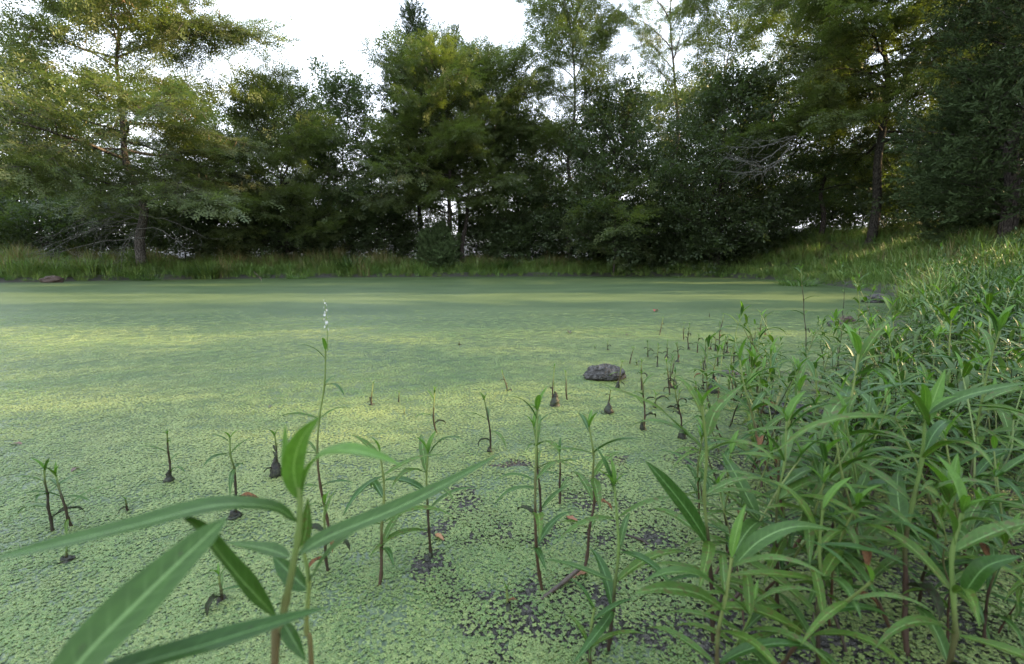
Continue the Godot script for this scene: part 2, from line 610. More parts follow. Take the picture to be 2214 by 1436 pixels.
# style: 0 leafy, 1 thin shoot with few leaves, 2 half dead shoot
func fill_smartweed(o: Node3D, top: Vector3, leaves: int, len: float, style: int, thick := 0.0026) -> void:
	var h := top.y
	var ctrl := []
	var nodes := 7
	var bow := Vector3(rr(-1, 1), 0, rr(-1, 1)) * h * 0.07
	for k in nodes:
		var f := float(k) / (nodes - 1)
		ctrl.append(Vector3(top.x * f, -0.03 + (h + 0.03) * f, top.z * f) + bow * sin(PI * f) + Vector3(rr(-1, 1), 0, rr(-1, 1)) * h * 0.012)
	var pts := spline(ctrl, 25)
	var radii := []
	var cols := []
	var red := rr(0.4, 0.8) if style == 0 else rr(0.7, 0.95)
	var low := Color(0.03, 0.02, 0.013).lerp(Color(0.08, 0.045, 0.025), rng.randf() * (1.0 if style == 0 else 0.3))
	var high := Color(0.12, 0.19, 0.045).lerp(Color(0.17, 0.21, 0.06), rng.randf())
	for k in pts.size():
		var f := float(k) / (pts.size() - 1)
		var knot := 1.0 + (0.35 if k % 4 == 0 and k > 0 else 0.0)
		radii.append(thick * (1.15 - 0.6 * f) * knot)
		cols.append(low.lerp(high, smoothstep(red - 0.25, red + 0.15, f + rr(-0.08, 0.08))))
	var s := Shape.new()
	s.tube(pts, radii, 7, cols)
	put("stem", s.mesh(), M.stem, o)
	var az := rr(0, TAU)
	for k in leaves:
		var f := lerpf(0.28 if style == 0 else 0.4, 0.97, float(k) / maxf(1.0, leaves - 1))
		var p: Vector3 = pts[clampi(int(round(f * 6.0)) * 4, 0, 24)] if f < 0.9 else pts[clampi(int(f * 24), 0, 24)]
		az += 2.4 + rr(-0.5, 0.5)
		var old := rng.randf() < (0.14 if style == 0 else 0.5) * smoothstep(0.6, 0.3, f)
		if style == 2 and f < 0.8:
			old = rng.randf() < 0.7
		if old:
			add_leaf(o, dead_pool[rng.randi() % dead_pool.size()], M.dead if rng.randf() < (0.5 if style == 0 else 0.12) else M.withered, p, az, len * (rr(0.35, 0.65) if style == 0 else rr(0.5, 0.9)))
		else:
			var l := len * (0.62 + 0.5 * sin(PI * clampf(f * 0.95, 0, 1))) * rr(0.7, 1.12)
			add_leaf(o, leaf_pool[rng.randi() % leaf_pool.size()], M.leaves[rng.randi() % 4], p, az, l, -0.5 * smoothstep(0.75, 1.0, f) + rr(-0.12, 0.15), rr(0.85, 1.2))
	for k in (rng.randi_range(1, 3) if style == 0 else 2):
		add_leaf(o, young_pool[rng.randi() % young_pool.size()], M.young, pts[24], az + 1.2 + k * 2.3, len * (rr(0.2, 0.5) if style == 0 else rr(0.25, 0.45)), rr(-0.1, 0.2))

func algae_clump(o: Node3D, h: float, r: float, lean := Vector3.ZERO) -> void:
	var s := Shape.new()
	var pts := []
	var radii := []
	var cols := []
	for k in 9:
		var f := k / 8.0
		pts.append(Vector3(0, -0.012 + h * f, 0) + lean * f + Vector3(rr(-1, 1), 0, rr(-1, 1)) * r * 0.12)
		radii.append(r * pow(1.0 - f, 0.8) * rr(0.75, 1.2) + 0.002)
		cols.append(Color(0.05, 0.075, 0.02).lerp(Color(0.045, 0.035, 0.02), rng.randf()))
	s.tube(pts, radii, 9, cols)
	for k in s.v.size():
		s.v[k] += s.n[k] * r * 0.35 * mud_noise.get_noise_3d(s.v[k].x * 400.0, s.v[k].y * 220.0, s.v[k].z * 400.0)
	s.smooth()
	put("algae_clump", s.mesh(), M.algae, o)

func make_shoots() -> void:
	# base x, base y, top x, top y, leaves, leaf length, style, algae height, algae radius
	var rows := [
		[345, 1050, 340, 945, 4, 0.05, 1, 0.045, 0.014], [489, 1130, 478, 955, 6, 0.07, 1, 0.03, 0.02], [583, 1038, 580, 950, 4, 0.06, 2, 0.07, 0.02],
		[88, 1160, 68, 1025, 5, 0.075, 1, 0, 0], [134, 1150, 92, 1035, 5, 0.07, 1, 0, 0], [118, 1222, 118, 1195, 0, 0.03, 2, 0.02, 0.022],
		[255, 1116, 248, 1092, 2, 0.03, 2, 0.015, 0.012], [460, 1315, 455, 1260, 4, 0.05, 2, 0.02, 0.016], [805, 1285, 812, 985, 7, 0.11, 0, 0, 0],
		[925, 1218, 918, 990, 6, 0.10, 1, 0.02, 0.02], [1060, 985, 1045, 870, 5, 0.075, 1, 0.03, 0.012], [942, 942, 935, 850, 4, 0.06, 1, 0.012, 0.012],
		[795, 880, 798, 832, 3, 0.04, 2, 0.02, 0.02], [857, 874, 856, 853, 2, 0.03, 1, 0, 0], [868, 900, 867, 888, 1, 0.02, 2, 0.012, 0.008],
		[1100, 848, 1085, 808, 3, 0.04, 2, 0.015, 0.02], [1203, 882, 1202, 795, 3, 0.045, 2, 0.075, 0.028], [1231, 868, 1227, 808, 3, 0.045, 1, 0, 0],
		[1320, 898, 1326, 848, 2, 0.035, 2, 0.055, 0.024], [1340, 842, 1352, 785, 3, 0.055, 2, 0.05, 0.012], [1398, 935, 1394, 812, 4, 0.07, 1, 0.05, 0.014],
		[1488, 955, 1468, 845, 4, 0.06, 2, 0.05, 0.018], [1368, 790, 1377, 755, 2, 0.05, 1, 0, 0], [1410, 775, 1409, 740, 4, 0.05, 2, 0, 0],
		[1430, 795, 1432, 748, 4, 0.055, 2, 0.02, 0.014], [1475, 785, 1474, 745, 5, 0.05, 2, 0.03, 0.018], [1500, 757, 1502, 702, 4, 0.055, 2, 0.03, 0.016],
		[1490, 735, 1489, 700, 3, 0.045, 2, 0, 0], [1545, 685, 1545, 674, 0, 0.02, 2, 0, 0], [1320, 758, 1319, 740, 3, 0.045, 2, 0.02, 0.014],
		[1291, 756, 1291, 747, 1, 0.03, 2, 0, 0], [990, 747, 990, 739, 2, 0.03, 2, 0.01, 0.02], [1385, 792, 1384, 782, 2, 0.04, 2, 0.015, 0.016],
		[1458, 858, 1450, 786, 4, 0.06, 1, 0, 0], [1560, 760, 1558, 725, 5, 0.06, 2, 0.03, 0.018], [1585, 765, 1588, 728, 5, 0.06, 2, 0.03, 0.02],
		[1608, 775, 1606, 735, 5, 0.06, 1, 0, 0], [1535, 790, 1537, 740, 4, 0.07, 1, 0.02, 0.014], [1565, 795, 1563, 757, 4, 0.06, 1, 0, 0],
		[1553, 852, 1565, 760, 5, 0.08, 1, 0.09, 0.03], [1530, 845, 1527, 790, 3, 0.06, 2, 0.03, 0.014], [1650, 862, 1652, 800, 4, 0.06, 1, 0.03, 0.01],
		[1605, 875, 1600, 815, 4, 0.07, 1, 0, 0], [1215, 1100, 1212, 985, 3, 0.07, 1, 0, 0],
		[700, 1250, 693, 1100, 4, 0.07, 2, 0, 0], [1100, 1340, 1096, 1290, 1, 0.03, 2, 0.03, 0.012],
	]
	for k in 34:
		var by := rr(712, 905)
		var bx := lerpf(1400, 1690, rng.randf()) + (by - 800) * -0.25
		rows.append([bx, by, bx + rr(-10, 10), by - rr(18, 62) * (0.4 + (by - 600) / 300.0), rng.randi_range(2, 5), rr(0.04, 0.07), 2 if rng.randf() < 0.65 else 1, rr(0.01, 0.04) if rng.randf() < 0.5 else 0.0, rr(0.008, 0.018)])
	for q in rows:
		var base := gp(q[0], q[1])
		var top := at(q[2], q[3], -base.z) - base
		var label := "thin smartweed shoot with narrow leaves standing in the duckweed"
		if q[6] == 2:
			label = "withered smartweed shoot with dark drooping leaves standing in the duckweed"
		elif q[6] == 0:
			label = "leafy smartweed shoot with an orange withered leaf, rooted in shallow duckweed"
		if q[7] > 0.05:
			label = "smartweed shoot with its foot wrapped in dark hanging algae"
		var o := thing("smartweed_shoot", label, "water plant", base, "smartweed shoots standing in the duckweed")
		fill_smartweed(o, top, q[4] + (2 if q[6] == 2 else 1) if q[4] > 0 else 0, q[5] * 1.25, q[6], 0.0026 + 0.0003 * base.length())
		if q[7] > 0.0:
			algae_clump(o, q[7], q[8], Vector3(top.x, 0, top.z) * 0.3)

func hero(label: String, bx: float, by: float, tx: float, ty: float, leaves: int, len: float, lean_back := 0.0, style := 0, thick := 0.0028) -> Node3D:
	var base := gp(bx, by)
	base.y = maxf(0.0, ground_y(base.x, -base.z))
	var top := at(tx, ty, -base.z + lean_back) - base
	var o := thing("smartweed", label, "water plant", base)
	fill_smartweed(o, top, leaves, len, style, thick)
	return o

func traced_leaf(o: Node3D, px: Array, width: float, mat: Material, fold := 0.25, up := Vector3(0, 1, 0.25)) -> void:
	var ctrl := []
	for q in px:
		ctrl.append(at(q[0], q[1], q[2]) - o.position)
	var s := Shape.new()
	s.blade(spline(ctrl, 22), width, up, fold, 0.05, rr(0, 6))
	s.smooth()
	put("leaf", s.mesh(), mat, o)

func traced_stem(o: Node3D, px: Array, thick: float, low: Color, high: Color) -> void:
	var ctrl := []
	for q in px:
		ctrl.append(at(q[0], q[1], q[2]) - o.position)
	var pts := spline(ctrl, 33)
	var radii := []
	var cols := []
	for k in 33:
		var f := k / 32.0
		radii.append(thick * (1.1 - 0.4 * f) * (1.3 if k % 8 == 0 and k > 0 else 1.0))
		cols.append(low.lerp(high, smoothstep(0.2, 0.8, f + rr(-0.06, 0.06))))
	var s := Shape.new()
	s.tube(pts, radii, 10, cols)
	put("stem", s.mesh(), M.stem, o)

func make_heroes() -> void:
	var green := Color(0.15, 0.22, 0.055)
	var brown := Color(0.11, 0.09, 0.035)
	# the tall shoot right in front of the lens
	var g := gp(575, 2300)
	var a := thing("smartweed", "big smartweed with very long blurred leaves spreading over the pond", "water plant", Vector3(at(590, 1440, 0.335).x, 0.0, -0.335))
	traced_stem(a, [[540, 2700, 0.335], [578, 1500, 0.335], [592, 1380, 0.335], [618, 1250, 0.335], [634, 1150, 0.335], [636, 1060, 0.335]], 0.0030, brown, green)
	traced_leaf(a, [[630, 1140, 0.335], [575, 1108, 0.325], [450, 1103, 0.30], [260, 1150, 0.265], [60, 1197, 0.245], [-70, 1228, 0.235]], 0.0185, M.leaves[0], 0.18)
	traced_leaf(a, [[582, 1350, 0.335], [500, 1262, 0.315], [420, 1165, 0.295], [370, 1125, 0.285]], 0.020, M.leaves[0], 0.25, Vector3(0, 1, 0.35))
	traced_leaf(a, [[612, 1218, 0.335], [560, 1200, 0.345], [470, 1185, 0.36]], 0.012, M.leaves[0], 0.3)
	traced_leaf(a, [[634, 1212, 0.335], [700, 1172, 0.35], [850, 1110, 0.375], [980, 1045, 0.395], [1085, 985, 0.41]], 0.0185, M.leaves[0], 0.2)
	traced_leaf(a, [[634, 1090, 0.335], [622, 1020, 0.33], [640, 955, 0.32], [680, 905, 0.31]], 0.016, M.young, 0.35, Vector3(0.25, 0.3, 1))
	traced_leaf(a, [[632, 1090, 0.335], [612, 1010, 0.34], [603, 922, 0.345]], 0.012, M.young, 0.4, Vector3(-0.5, 0.3, 1))
	traced_leaf(a, [[640, 1070, 0.335], [668, 1005, 0.325], [730, 982, 0.315], [800, 992, 0.305], [862, 1015, 0.30]], 0.014, M.young, 0.35)
	traced_leaf(a, [[600, 1365, 0.335], [620, 1400, 0.33], [650, 1450, 0.325]], 0.012, M.leaves[2], 0.3, Vector3(0.2, 0.4, 1))
	# its neighbour
	var b := thing("smartweed", "slender smartweed stem close behind the long blurred leaves", "water plant", Vector3(at(660, 1440, 0.40).x, 0.0, -0.40))
	traced_stem(b, [[668, 2300, 0.40], [662, 1500, 0.40], [650, 1380, 0.40], [655, 1270, 0.40], [640, 1190, 0.40]], 0.0024, brown, green)
	traced_leaf(b, [[655, 1275, 0.40], [700, 1210, 0.39], [770, 1150, 0.38], [815, 1115, 0.375]], 0.016, M.leaves[2], 0.3)
	traced_leaf(b, [[640, 1200, 0.40], [650, 1150, 0.40], [654, 1085, 0.40]], 0.011, M.leaves[1], 0.5, Vector3(0.3, 0.2, 1))
	traced_leaf(b, [[652, 1290, 0.40], [610, 1250, 0.41], [575, 1215, 0.42]], 0.018, M.leaves[2], 0.3, Vector3(0, 0.5, 1))
	# leaves of a plant whose stem is just below the frame
	var c := thing("smartweed", "smartweed leaf blade with dark spots crossing in front of the long blurred leaf", "water plant", Vector3(at(60, 1560, 0.19).x, 0.0, -0.19))
	traced_stem(c, [[40, 4200, 0.19], [50, 2200, 0.19], [60, 1620, 0.19], [75, 1540, 0.19]], 0.003, brown, green)
	traced_leaf(c, [[70, 1560, 0.19], [160, 1436, 0.205], [310, 1285, 0.235], [420, 1180, 0.26], [475, 1128, 0.275]], 0.025, M.leaves[0], 0.22, Vector3(0.25, 1, 0.4))
	traced_leaf(c, [[75, 1590, 0.19], [220, 1480, 0.215], [420, 1415, 0.25], [590, 1362, 0.275], [700, 1328, 0.29]], 0.017, M.leaves[2], 0.25)
	# flowering plant
	var fl := hero("tall slender smartweed bearing a thin spike of small white flowers", 702, 1175, 697, 760, 9, 0.085, 0.0, 0, 0.0026)
	var base := fl.position
	var t0 := at(697, 760, -base.z) - base
	var t1 := at(691, 645, -base.z) - base
	var st := Shape.new()
	var stalk := spline([t0, (t0 + t1) * 0.5 + Vector3(0.002, 0, 0), t1], 9)
	st.tube(stalk, [0.0011, 0.001, 0.001, 0.001, 0.0009, 0.0009, 0.0008, 0.0007, 0.0005], 6, [green, green, green, green, green, green, green, green, green])
	put("flower_stalk", st.mesh(), M.stem, fl)
	for k in 13:
		var f := lerpf(0.42, 0.97, k / 12.0)
		var p: Vector3 = t0.lerp(t1, f)
		var fs := Shape.new()
		var az := k * 2.4
		for pet in 5:
			var pa := TAU * pet / 5.0
			var out := Vector3(cos(az), 0.25, sin(az)).normalized()
			var sx := out.cross(Vector3.UP).normalized()
			var sy := sx.cross(out)
			var dir := sx * cos(pa) + sy * sin(pa)
			var side := sx * -sin(pa) + sy * cos(pa)
			var sz := 0.0034 * (1.0 - 0.5 * smoothstep(0.6, 1.0, f))
			var o := p + out * 0.0022
			fs.quad(o, o + dir * sz * 0.7 + side * sz * 0.4 + out * sz * 0.3, o + dir * sz + out * sz * 0.45, o + dir * sz * 0.7 - side * sz * 0.4 + out * sz * 0.3)
		put("flower", fs.mesh(), M.flower, fl)
	# leafy shoots in the mud in front and at the edge of the stand
	hero("tall smartweed with paired stems rising from dark mud beside a fallen rust leaf", 1183, 1300, 1165, 895, 9, 0.105)
	hero("smartweed leaning on the paired stems, with a long arching top leaf", 1172, 1180, 1158, 930, 6, 0.10, 0.0, 1)
	hero("smartweed with a kinked stem rising from a root lying on the mud", 1262, 1245, 1277, 930, 9, 0.12)
	hero("smartweed with upright narrow top leaves on a dark blackened foot", 1318, 1420, 1338, 1060, 9, 0.11)
	hero("low smartweed sprig with short broad leaves on the bare mud", 1285, 1470, 1290, 1330, 6, 0.08)
	var h1 := hero("smartweed with a curved red stem and one dark purple leaf", 1560, 1420, 1535, 880, 8, 0.13, -0.05)
	traced_leaf(h1, [[1548, 1195, 0.64], [1500, 1120, 0.63], [1445, 1050, 0.62], [1402, 1003, 0.62]], 0.024, M.leaves[2], 0.3, Vector3(0.3, 0.5, 1))
	traced_leaf(h1, [[1540, 985, 0.64], [1480, 930, 0.63], [1420, 880, 0.61], [1300, 830, 0.60]], 0.017, M.leaves[1], 0.2)
	traced_leaf(h1, [[1540, 950, 0.64], [1562, 890, 0.65], [1625, 830, 0.67]], 0.017, M.leaves[1], 0.3)
	hero("smartweed with bright yellow-green top leaf pair above dead stems", 1745, 1250, 1742, 850, 9, 0.12)
	var h2 := hero("smartweed with very broad silvery top leaf in the dense stand", 1990, 1480, 2030, 905, 9, 0.14, 0.0, 0, 0.0034)
	traced_leaf(h2, [[2030, 925, 0.62], [2010, 880, 0.60], [1985, 845, 0.58], [1950, 815, 0.57]], 0.026, M.leaves[1], 0.15, Vector3(-0.2, 1, 0.5))
	traced_leaf(h2, [[2034, 900, 0.62], [2110, 862, 0.61], [2190, 842, 0.60], [2260, 830, 0.59]], 0.018, M.leaves[0], 0.25)
	traced_leaf(h2, [[2026, 930, 0.62], [1900, 905, 0.60], [1780, 925, 0.58], [1690, 985, 0.57]], 0.013, M.leaves[3], 0.3)
	traced_leaf(h2, [[2030, 915, 0.62], [2045, 865, 0.63], [2070, 800, 0.64]], 0.017, M.young, 0.35, Vector3(-0.3, 0.4, 1))
	hero("tall smartweed with long leaf bridging towards its yellow-topped neighbour", 1845, 1330, 1850, 905, 10, 0.13)
	hero("smartweed with broad pale bent leaf close to the bare mud", 1790, 1560, 1800, 1110, 10, 0.13)
	var h4 := hero("thick smartweed with a glossy drooping leaf and a yellow-green tip", 2110, 1640, 2100, 1120, 9, 0.14, 0.0, 0, 0.0034)
	traced_leaf(h4, [[2090, 1190, 0.5], [2080, 1130, 0.49], [2055, 1085, 0.47], [2020, 1060, 0.46]], 0.024, M.leaves[1], 0.2, Vector3(0, 1, 0.6))
	traced_leaf(h4, [[2110, 1300, 0.5], [2160, 1240, 0.49], [2240, 1215, 0.48]], 0.022, M.leaves[2], 0.25)
	var h3 := hero("smartweed with large flat leaf held level above the stand", 1590, 1660, 1595, 1220, 8, 0.13)
	traced_leaf(h3, [[1594, 1345, 0.5], [1520, 1300, 0.49], [1440, 1288, 0.48], [1375, 1300, 0.47]], 0.02, M.leaves[1], 0.2)
	traced_leaf(h3, [[1597, 1240, 0.5], [1660, 1180, 0.51], [1740, 1150, 0.52], [1840, 1160, 0.53]], 0.02, M.leaves[0], 0.25)
	hero("tall smartweed topping the outer edge of the stand against the open pond", 1760, 770, 1748, 578, 8, 0.13, 0.0, 1)
	hero("tall smartweed with spreading top leaves against the shaded bank", 1842, 690, 1840, 568, 7, 0.14, 0.0, 1)
	hero("smartweed with a long leaf blade pointing at the pond above withered shoots", 1690, 800, 1612, 690, 7, 0.13, 0.0, 1)
	hero("single tall smartweed with a crown of leaves standing over the grass edge", 2080, 690, 2060, 530, 9, 0.14)
	hero("tall smartweed with a dark leaf hanging across the brown rock", 1880, 760, 1878, 600, 9, 0.16)
	hero("smartweed with a hooked, downward curled grey leaf", 1870, 960, 1868, 730, 9, 0.15)
	hero("smartweed holding a raised pale leaf like a flag in the stand", 2025, 880, 2020, 735, 8, 0.13)
	var w2 := hero("smartweed carrying a small cluster of white flowers low in the stand", 2005, 960, 2010, 825, 7, 0.11)
	for k in 7:
		var fs := Shape.new()
		var c0 := at(2012 + rr(-14, 14), 818 + rr(-8, 8), -w2.position.z) - w2.position
		for pet in 5:
			var pa := TAU * pet / 5.0
			var dir := Vector3(cos(pa), 0.3, sin(pa)) * 0.006
			fs.quad(c0, c0 + dir * 0.7 + Vector3(-dir.z, 0, dir.x) * 0.35, c0 + dir, c0 + dir * 0.7 - Vector3(-dir.z, 0, dir.x) * 0.35)
		put("flower", fs.mesh(), M.flower, w2)

func make_stand() -> void:
	var protos := []
	for k in 24:
		var o := Node3D.new()
		o.name = "smartweed"
		var h := rr(0.26, 0.48)
		var tilt := rr(0.03, 0.26) * TAU
		var reach := rr(0.02, 0.22)
		fill_smartweed(o, Vector3(cos(tilt * 9.0) * reach, h, sin(tilt * 9.0) * reach), rng.randi_range(8, 14), rr(0.12, 0.19), 0, 0.0027)
		protos.append(o)
	var made := 0
	var taken := []
	for k in 14000:
		if made >= 300:
			break
		var d := lerpf(0.62, 7.0, pow(rng.randf(), 2.6))
		var x := rr(0.2, 1.2 * d + 0.35)
		var s := pond_sd(x, d)
		var px := 1107.0 + F * x / d
		if s < -0.3 + 0.1 * d * 0.3 or px > 2500:
			continue
		if rng.randf() > smoothstep(-0.4, 0.25, s):
			continue
		if d < 1.35 and px < 1480:                       # bare mud in front
			continue
		if d < 2.1 and px < 1560:
			continue
		var spot := Vector2(x, d)
		var near := 0.038 + 0.022 * d
		var free := true
		for q in taken:
			if spot.distance_squared_to(q) < near * near:
				free = false
				break
		if not free:
			continue
		taken.append(spot)
		var o: Node3D = protos[rng.randi() % protos.size()].duplicate()
		o.name = numbered("smartweed")
		add_child(o)
		var sc := rr(0.55, 1.25) * (0.78 + 0.035 * d)
		sc *= lerpf(0.72, 1.0, smoothstep(-0.2, 0.4, s))
		o.transform = Transform3D(Basis(Vector3.UP, rng.randf() * TAU).scaled(Vector3(sc, sc, sc)), Vector3(x, ground_y(x, d), -d))
		tag(o, "leafy green smartweed growing in the dense stand along the muddy bank", "water plant", "smartweed plants crowding the bank")
		made += 1
	print("stand plants ", made)
	for p in protos:
		p.free()
	# the mass of plants farther along the bank
	var s := Shape.new()
	var c0 := Color(0.8, 0.55, 0.6)
	s.tube([Vector3.ZERO, Vector3(0.02, 0.5, 0.01), Vector3(0.05, 0.95, -0.02)], [0.009, 0.007, 0.004], 4, [c0, c0, c0])
	s.n = PackedVector3Array()
	for k in 13:
		var az := k * 2.4 + rr(-0.3, 0.3)
		var pts := arc_points(rr(0.2, 0.9), rr(-1.0, 0.0), 7) if k < 11 else arc_points(1.2, 0.5, 7)
		var l := rr(0.34, 0.48) if k < 11 else 0.22
		for j in pts.size():
			pts[j] = (pts[j] * l).rotated(Vector3.UP, az) + Vector3(0.04 * k / 12.0, 0.12 + 0.82 * k / 12.0, 0)
		s.blade(pts, 0.05, Vector3.UP, 0.3, 0.05, 0)
	s.smooth()
	var where := []
	var tints := []
	for k in 12000:
		if where.size() >= 1500:
			break
		var d := lerpf(1.2, 10.5, pow(rng.randf(), 1.25))
		var x := rr(0.3, 1.3 * d + 0.3)
		var sd := pond_sd(x, d)
		if sd < 0.15 or rng.randf() > smoothstep(0.15, 0.8, sd) * lerpf(0.5, 1.0, smoothstep(2.0, 4.0, d)):
			continue
		var h := rr(0.2, 0.42) * (0.75 + 0.04 * d)
		var lean := Basis(Vector3(rr(-1, 1), 0, rr(-1, 1)).normalized(), rr(0, 0.35))
		where.append(Transform3D(lean * Basis(Vector3.UP, rng.randf() * TAU).scaled(Vector3(h, h, h)), Vector3(x, ground_y(x, d) - 0.01, -d)))
		var t := Color(0.04, 0.085, 0.02).lerp(Color(0.085, 0.145, 0.034), rng.randf()) * rr(0.65, 1.2)
		t.a = 1.0
		tints.append(t)
	tag(scatter("smartweed_undergrowth", s.mesh(), M.grass, where, tints), "mass of leafy smartweed farther along the bank, merging into grass", "ground cover", "", "stuff")

# ------------------------------------------------------------------ small things
func rock(label: String, px: float, py: float, size: Vector3, sd: int, mat: Material, sink := 0.3) -> void:
	var p := gp(px, py)
	var s := Shape.new()
	var f := FastNoiseLite.new()
	f.seed = sd
	f.frequency = 0.9
	f.fractal_octaves = 4
	var rows := 18
	var cols := 26
	for a in rows + 1:
		for b in cols:
			var th := PI * a / rows
			var ph := TAU * b / cols
			var n := Vector3(sin(th) * cos(ph), cos(th), sin(th) * sin(ph))
			var q := n
			var k := 1.0 + 0.42 * f.get_noise_3dv(q * 1.4) + 0.16 * f.get_noise_3dv(q * 4.0)
			s.v.append(q * k * size * 0.5)
	for a in rows:
		for b in cols:
			var i0 := a * cols + b
			var i1 := a * cols + (b + 1) % cols
			s.i.append_array([i0, i0 + cols, i1 + cols, i0, i1 + cols, i1])
	s.smooth()
	for k in s.n.size():
		if s.n[k].dot(s.v[k]) < 0.0:
			s.n[k] = -s.n[k]
	var o := put("rock", s.mesh(), mat)
	o.position = Vector3(p.x, maxf(0.0, ground_y(p.x, -p.z)) + size.y * (0.5 - sink), p.z)
	tag(o, label, "rock")

func make_small_things() -> void:
	rock("grey layered rock lying alone in the duckweed among thin shoots", 1312, 822, Vector3(0.21, 0.105, 0.13), 4, M.rock, 0.3)
	rock("dark brown rock in the duckweed where the pond meets the bank", 1912, 652, Vector3(0.32, 0.18, 0.3), 9, M.rock, 0.3)
	rock("flat dark stone half hidden under smartweed leaves", 1735, 905, Vector3(0.22, 0.07, 0.14), 13, M.rock, 0.3)
	rock("small grey stone behind the algae wrapped shoot", 1590, 815, Vector3(0.12, 0.05, 0.09), 17, M.rock, 0.4)
	rock("small reddish stone between smartweed stems near the shore rocks", 1850, 698, Vector3(0.16, 0.10, 0.12), 23, M.brick_rock, 0.3)
	rock("brownish stone beside the reddish stone under smartweed", 1825, 705, Vector3(0.14, 0.08, 0.1), 29, M.rock, 0.3)
	rock("reddish brown rock at the foot of the grassy far bank", 88, 608, Vector3(0.62, 0.26, 0.4), 31, M.brick_rock, 0.25)
	# leaning stick at the far waterline
	var p := gp(548, 603)
	var s := Shape.new()
	s.tube([Vector3(0.05, -0.1, 0), Vector3(0.02, 0.05, 0), Vector3(-0.1, 0.2, 0.02), Vector3(-0.2, 0.31, 0.03)], [0.022, 0.02, 0.016, 0.009], 6, [Color(0.2, 0.16, 0.12), Color(0.22, 0.18, 0.13), Color(0.24, 0.2, 0.15), Color(0.24, 0.2, 0.15)])
	var st := put("stick", s.mesh(), M.bark)
	st.position = p
	tag(st, "bare stick leaning out of the water at the far bank", "stick")
	# floating leaves and scraps
	var bits := [
		["red fallen leaf floating alone on the duckweed", "leaf", 1430, 671, 0.14, Color(0.28, 0.05, 0.035)],
		["dark floating scrap of bark on open duckweed", "bark scrap", 1237, 718, 0.13, Color(0.05, 0.05, 0.025)],
		["small dark floating leaf beside the sunlit streak", "leaf", 1360, 726, 0.06, Color(0.05, 0.045, 0.03)],
		["brown floating twig scrap on the near duckweed", "twig", 145, 1021, 0.035, Color(0.11, 0.07, 0.05)],
		["tiny brown leaf scrap floating by the bluish open water", "leaf", 18, 969, 0.035, Color(0.13, 0.07, 0.05)],
		["dark wet leaf lying on the duckweed near the white flowers", "leaf", 568, 888, 0.04, Color(0.04, 0.05, 0.03)],
		["orange withered leaf lying on the mud by the root", "leaf", 1275, 1255, 0.04, Color(0.22, 0.10, 0.045)],
		["curled rust leaf standing on the mud behind the tall shoots", "leaf", 1228, 1130, 0.04, Color(0.20, 0.08, 0.035)],
		["orange leaf fallen beside the slim stem in the duckweed", "leaf", 938, 1170, 0.035, Color(0.27, 0.13, 0.05)],
	]
	for q in bits:
		var c := gp(q[2], q[3])
		var b := Shape.new()
		b.blade(arc_points(0.25, -0.4, 9, 0.5), 0.36, Vector3.UP, 0.35, 0.25, q[2])
		b.smooth()
		var o := put("fallen_leaf" if q[1] == "leaf" else "floating_scrap", b.mesh(), std(q[5], 0.6))
		o.material_override.cull_mode = BaseMaterial3D.CULL_DISABLED
		o.transform = Transform3D(Basis(Vector3.UP, q[2] * 1.3).scaled(Vector3.ONE * q[4]), Vector3(c.x, maxf(0.0, ground_y(c.x, -c.z)) + 0.003, c.z))
		tag(o, q[0], q[1])
	# root lying on the mud
	var r0 := gp(1262, 1260)
	var r1 := gp(1150, 1330)
	var rs := Shape.new()
	var mid := (r0 + r1) * 0.5 + Vector3(0, 0.012, 0.004)
	var rp := spline([Vector3(0, 0.02, 0), mid - r0, r1 - r0 + Vector3(0, 0.002, 0)], 14)
	var rad := []
	var col := []
	for k in 14:
		rad.append(rr(0.0035, 0.005))
		col.append(Color(0.07, 0.05, 0.035) * rr(0.7, 1.2))
	rs.tube(rp, rad, 7, col)
	var ro := put("root", rs.mesh(), M.stem)
	ro.position = r0
	tag(ro, "brown root lying along the mud between the leafy shoots", "root")
	# dead branch on the mud near the stand
	var d0 := gp(1350, 1165, 0.03)
	var ds := Shape.new()
	ds.tube([Vector3.ZERO, at(1395, 1180, -d0.z) - d0, at(1430, 1205, -d0.z - 0.02) - d0, gp(1470, 1240) - d0], [0.0022, 0.003, 0.0034, 0.004], 6, [Color(0.04, 0.03, 0.02), Color(0.05, 0.035, 0.025), Color(0.04, 0.03, 0.02), Color(0.04, 0.03, 0.02)])
	var dob := put("dead_stem", ds.mesh(), M.stem)
	dob.position = d0
	tag(dob, "dark dead stem lying bent over the mud and duckweed", "dead stem")

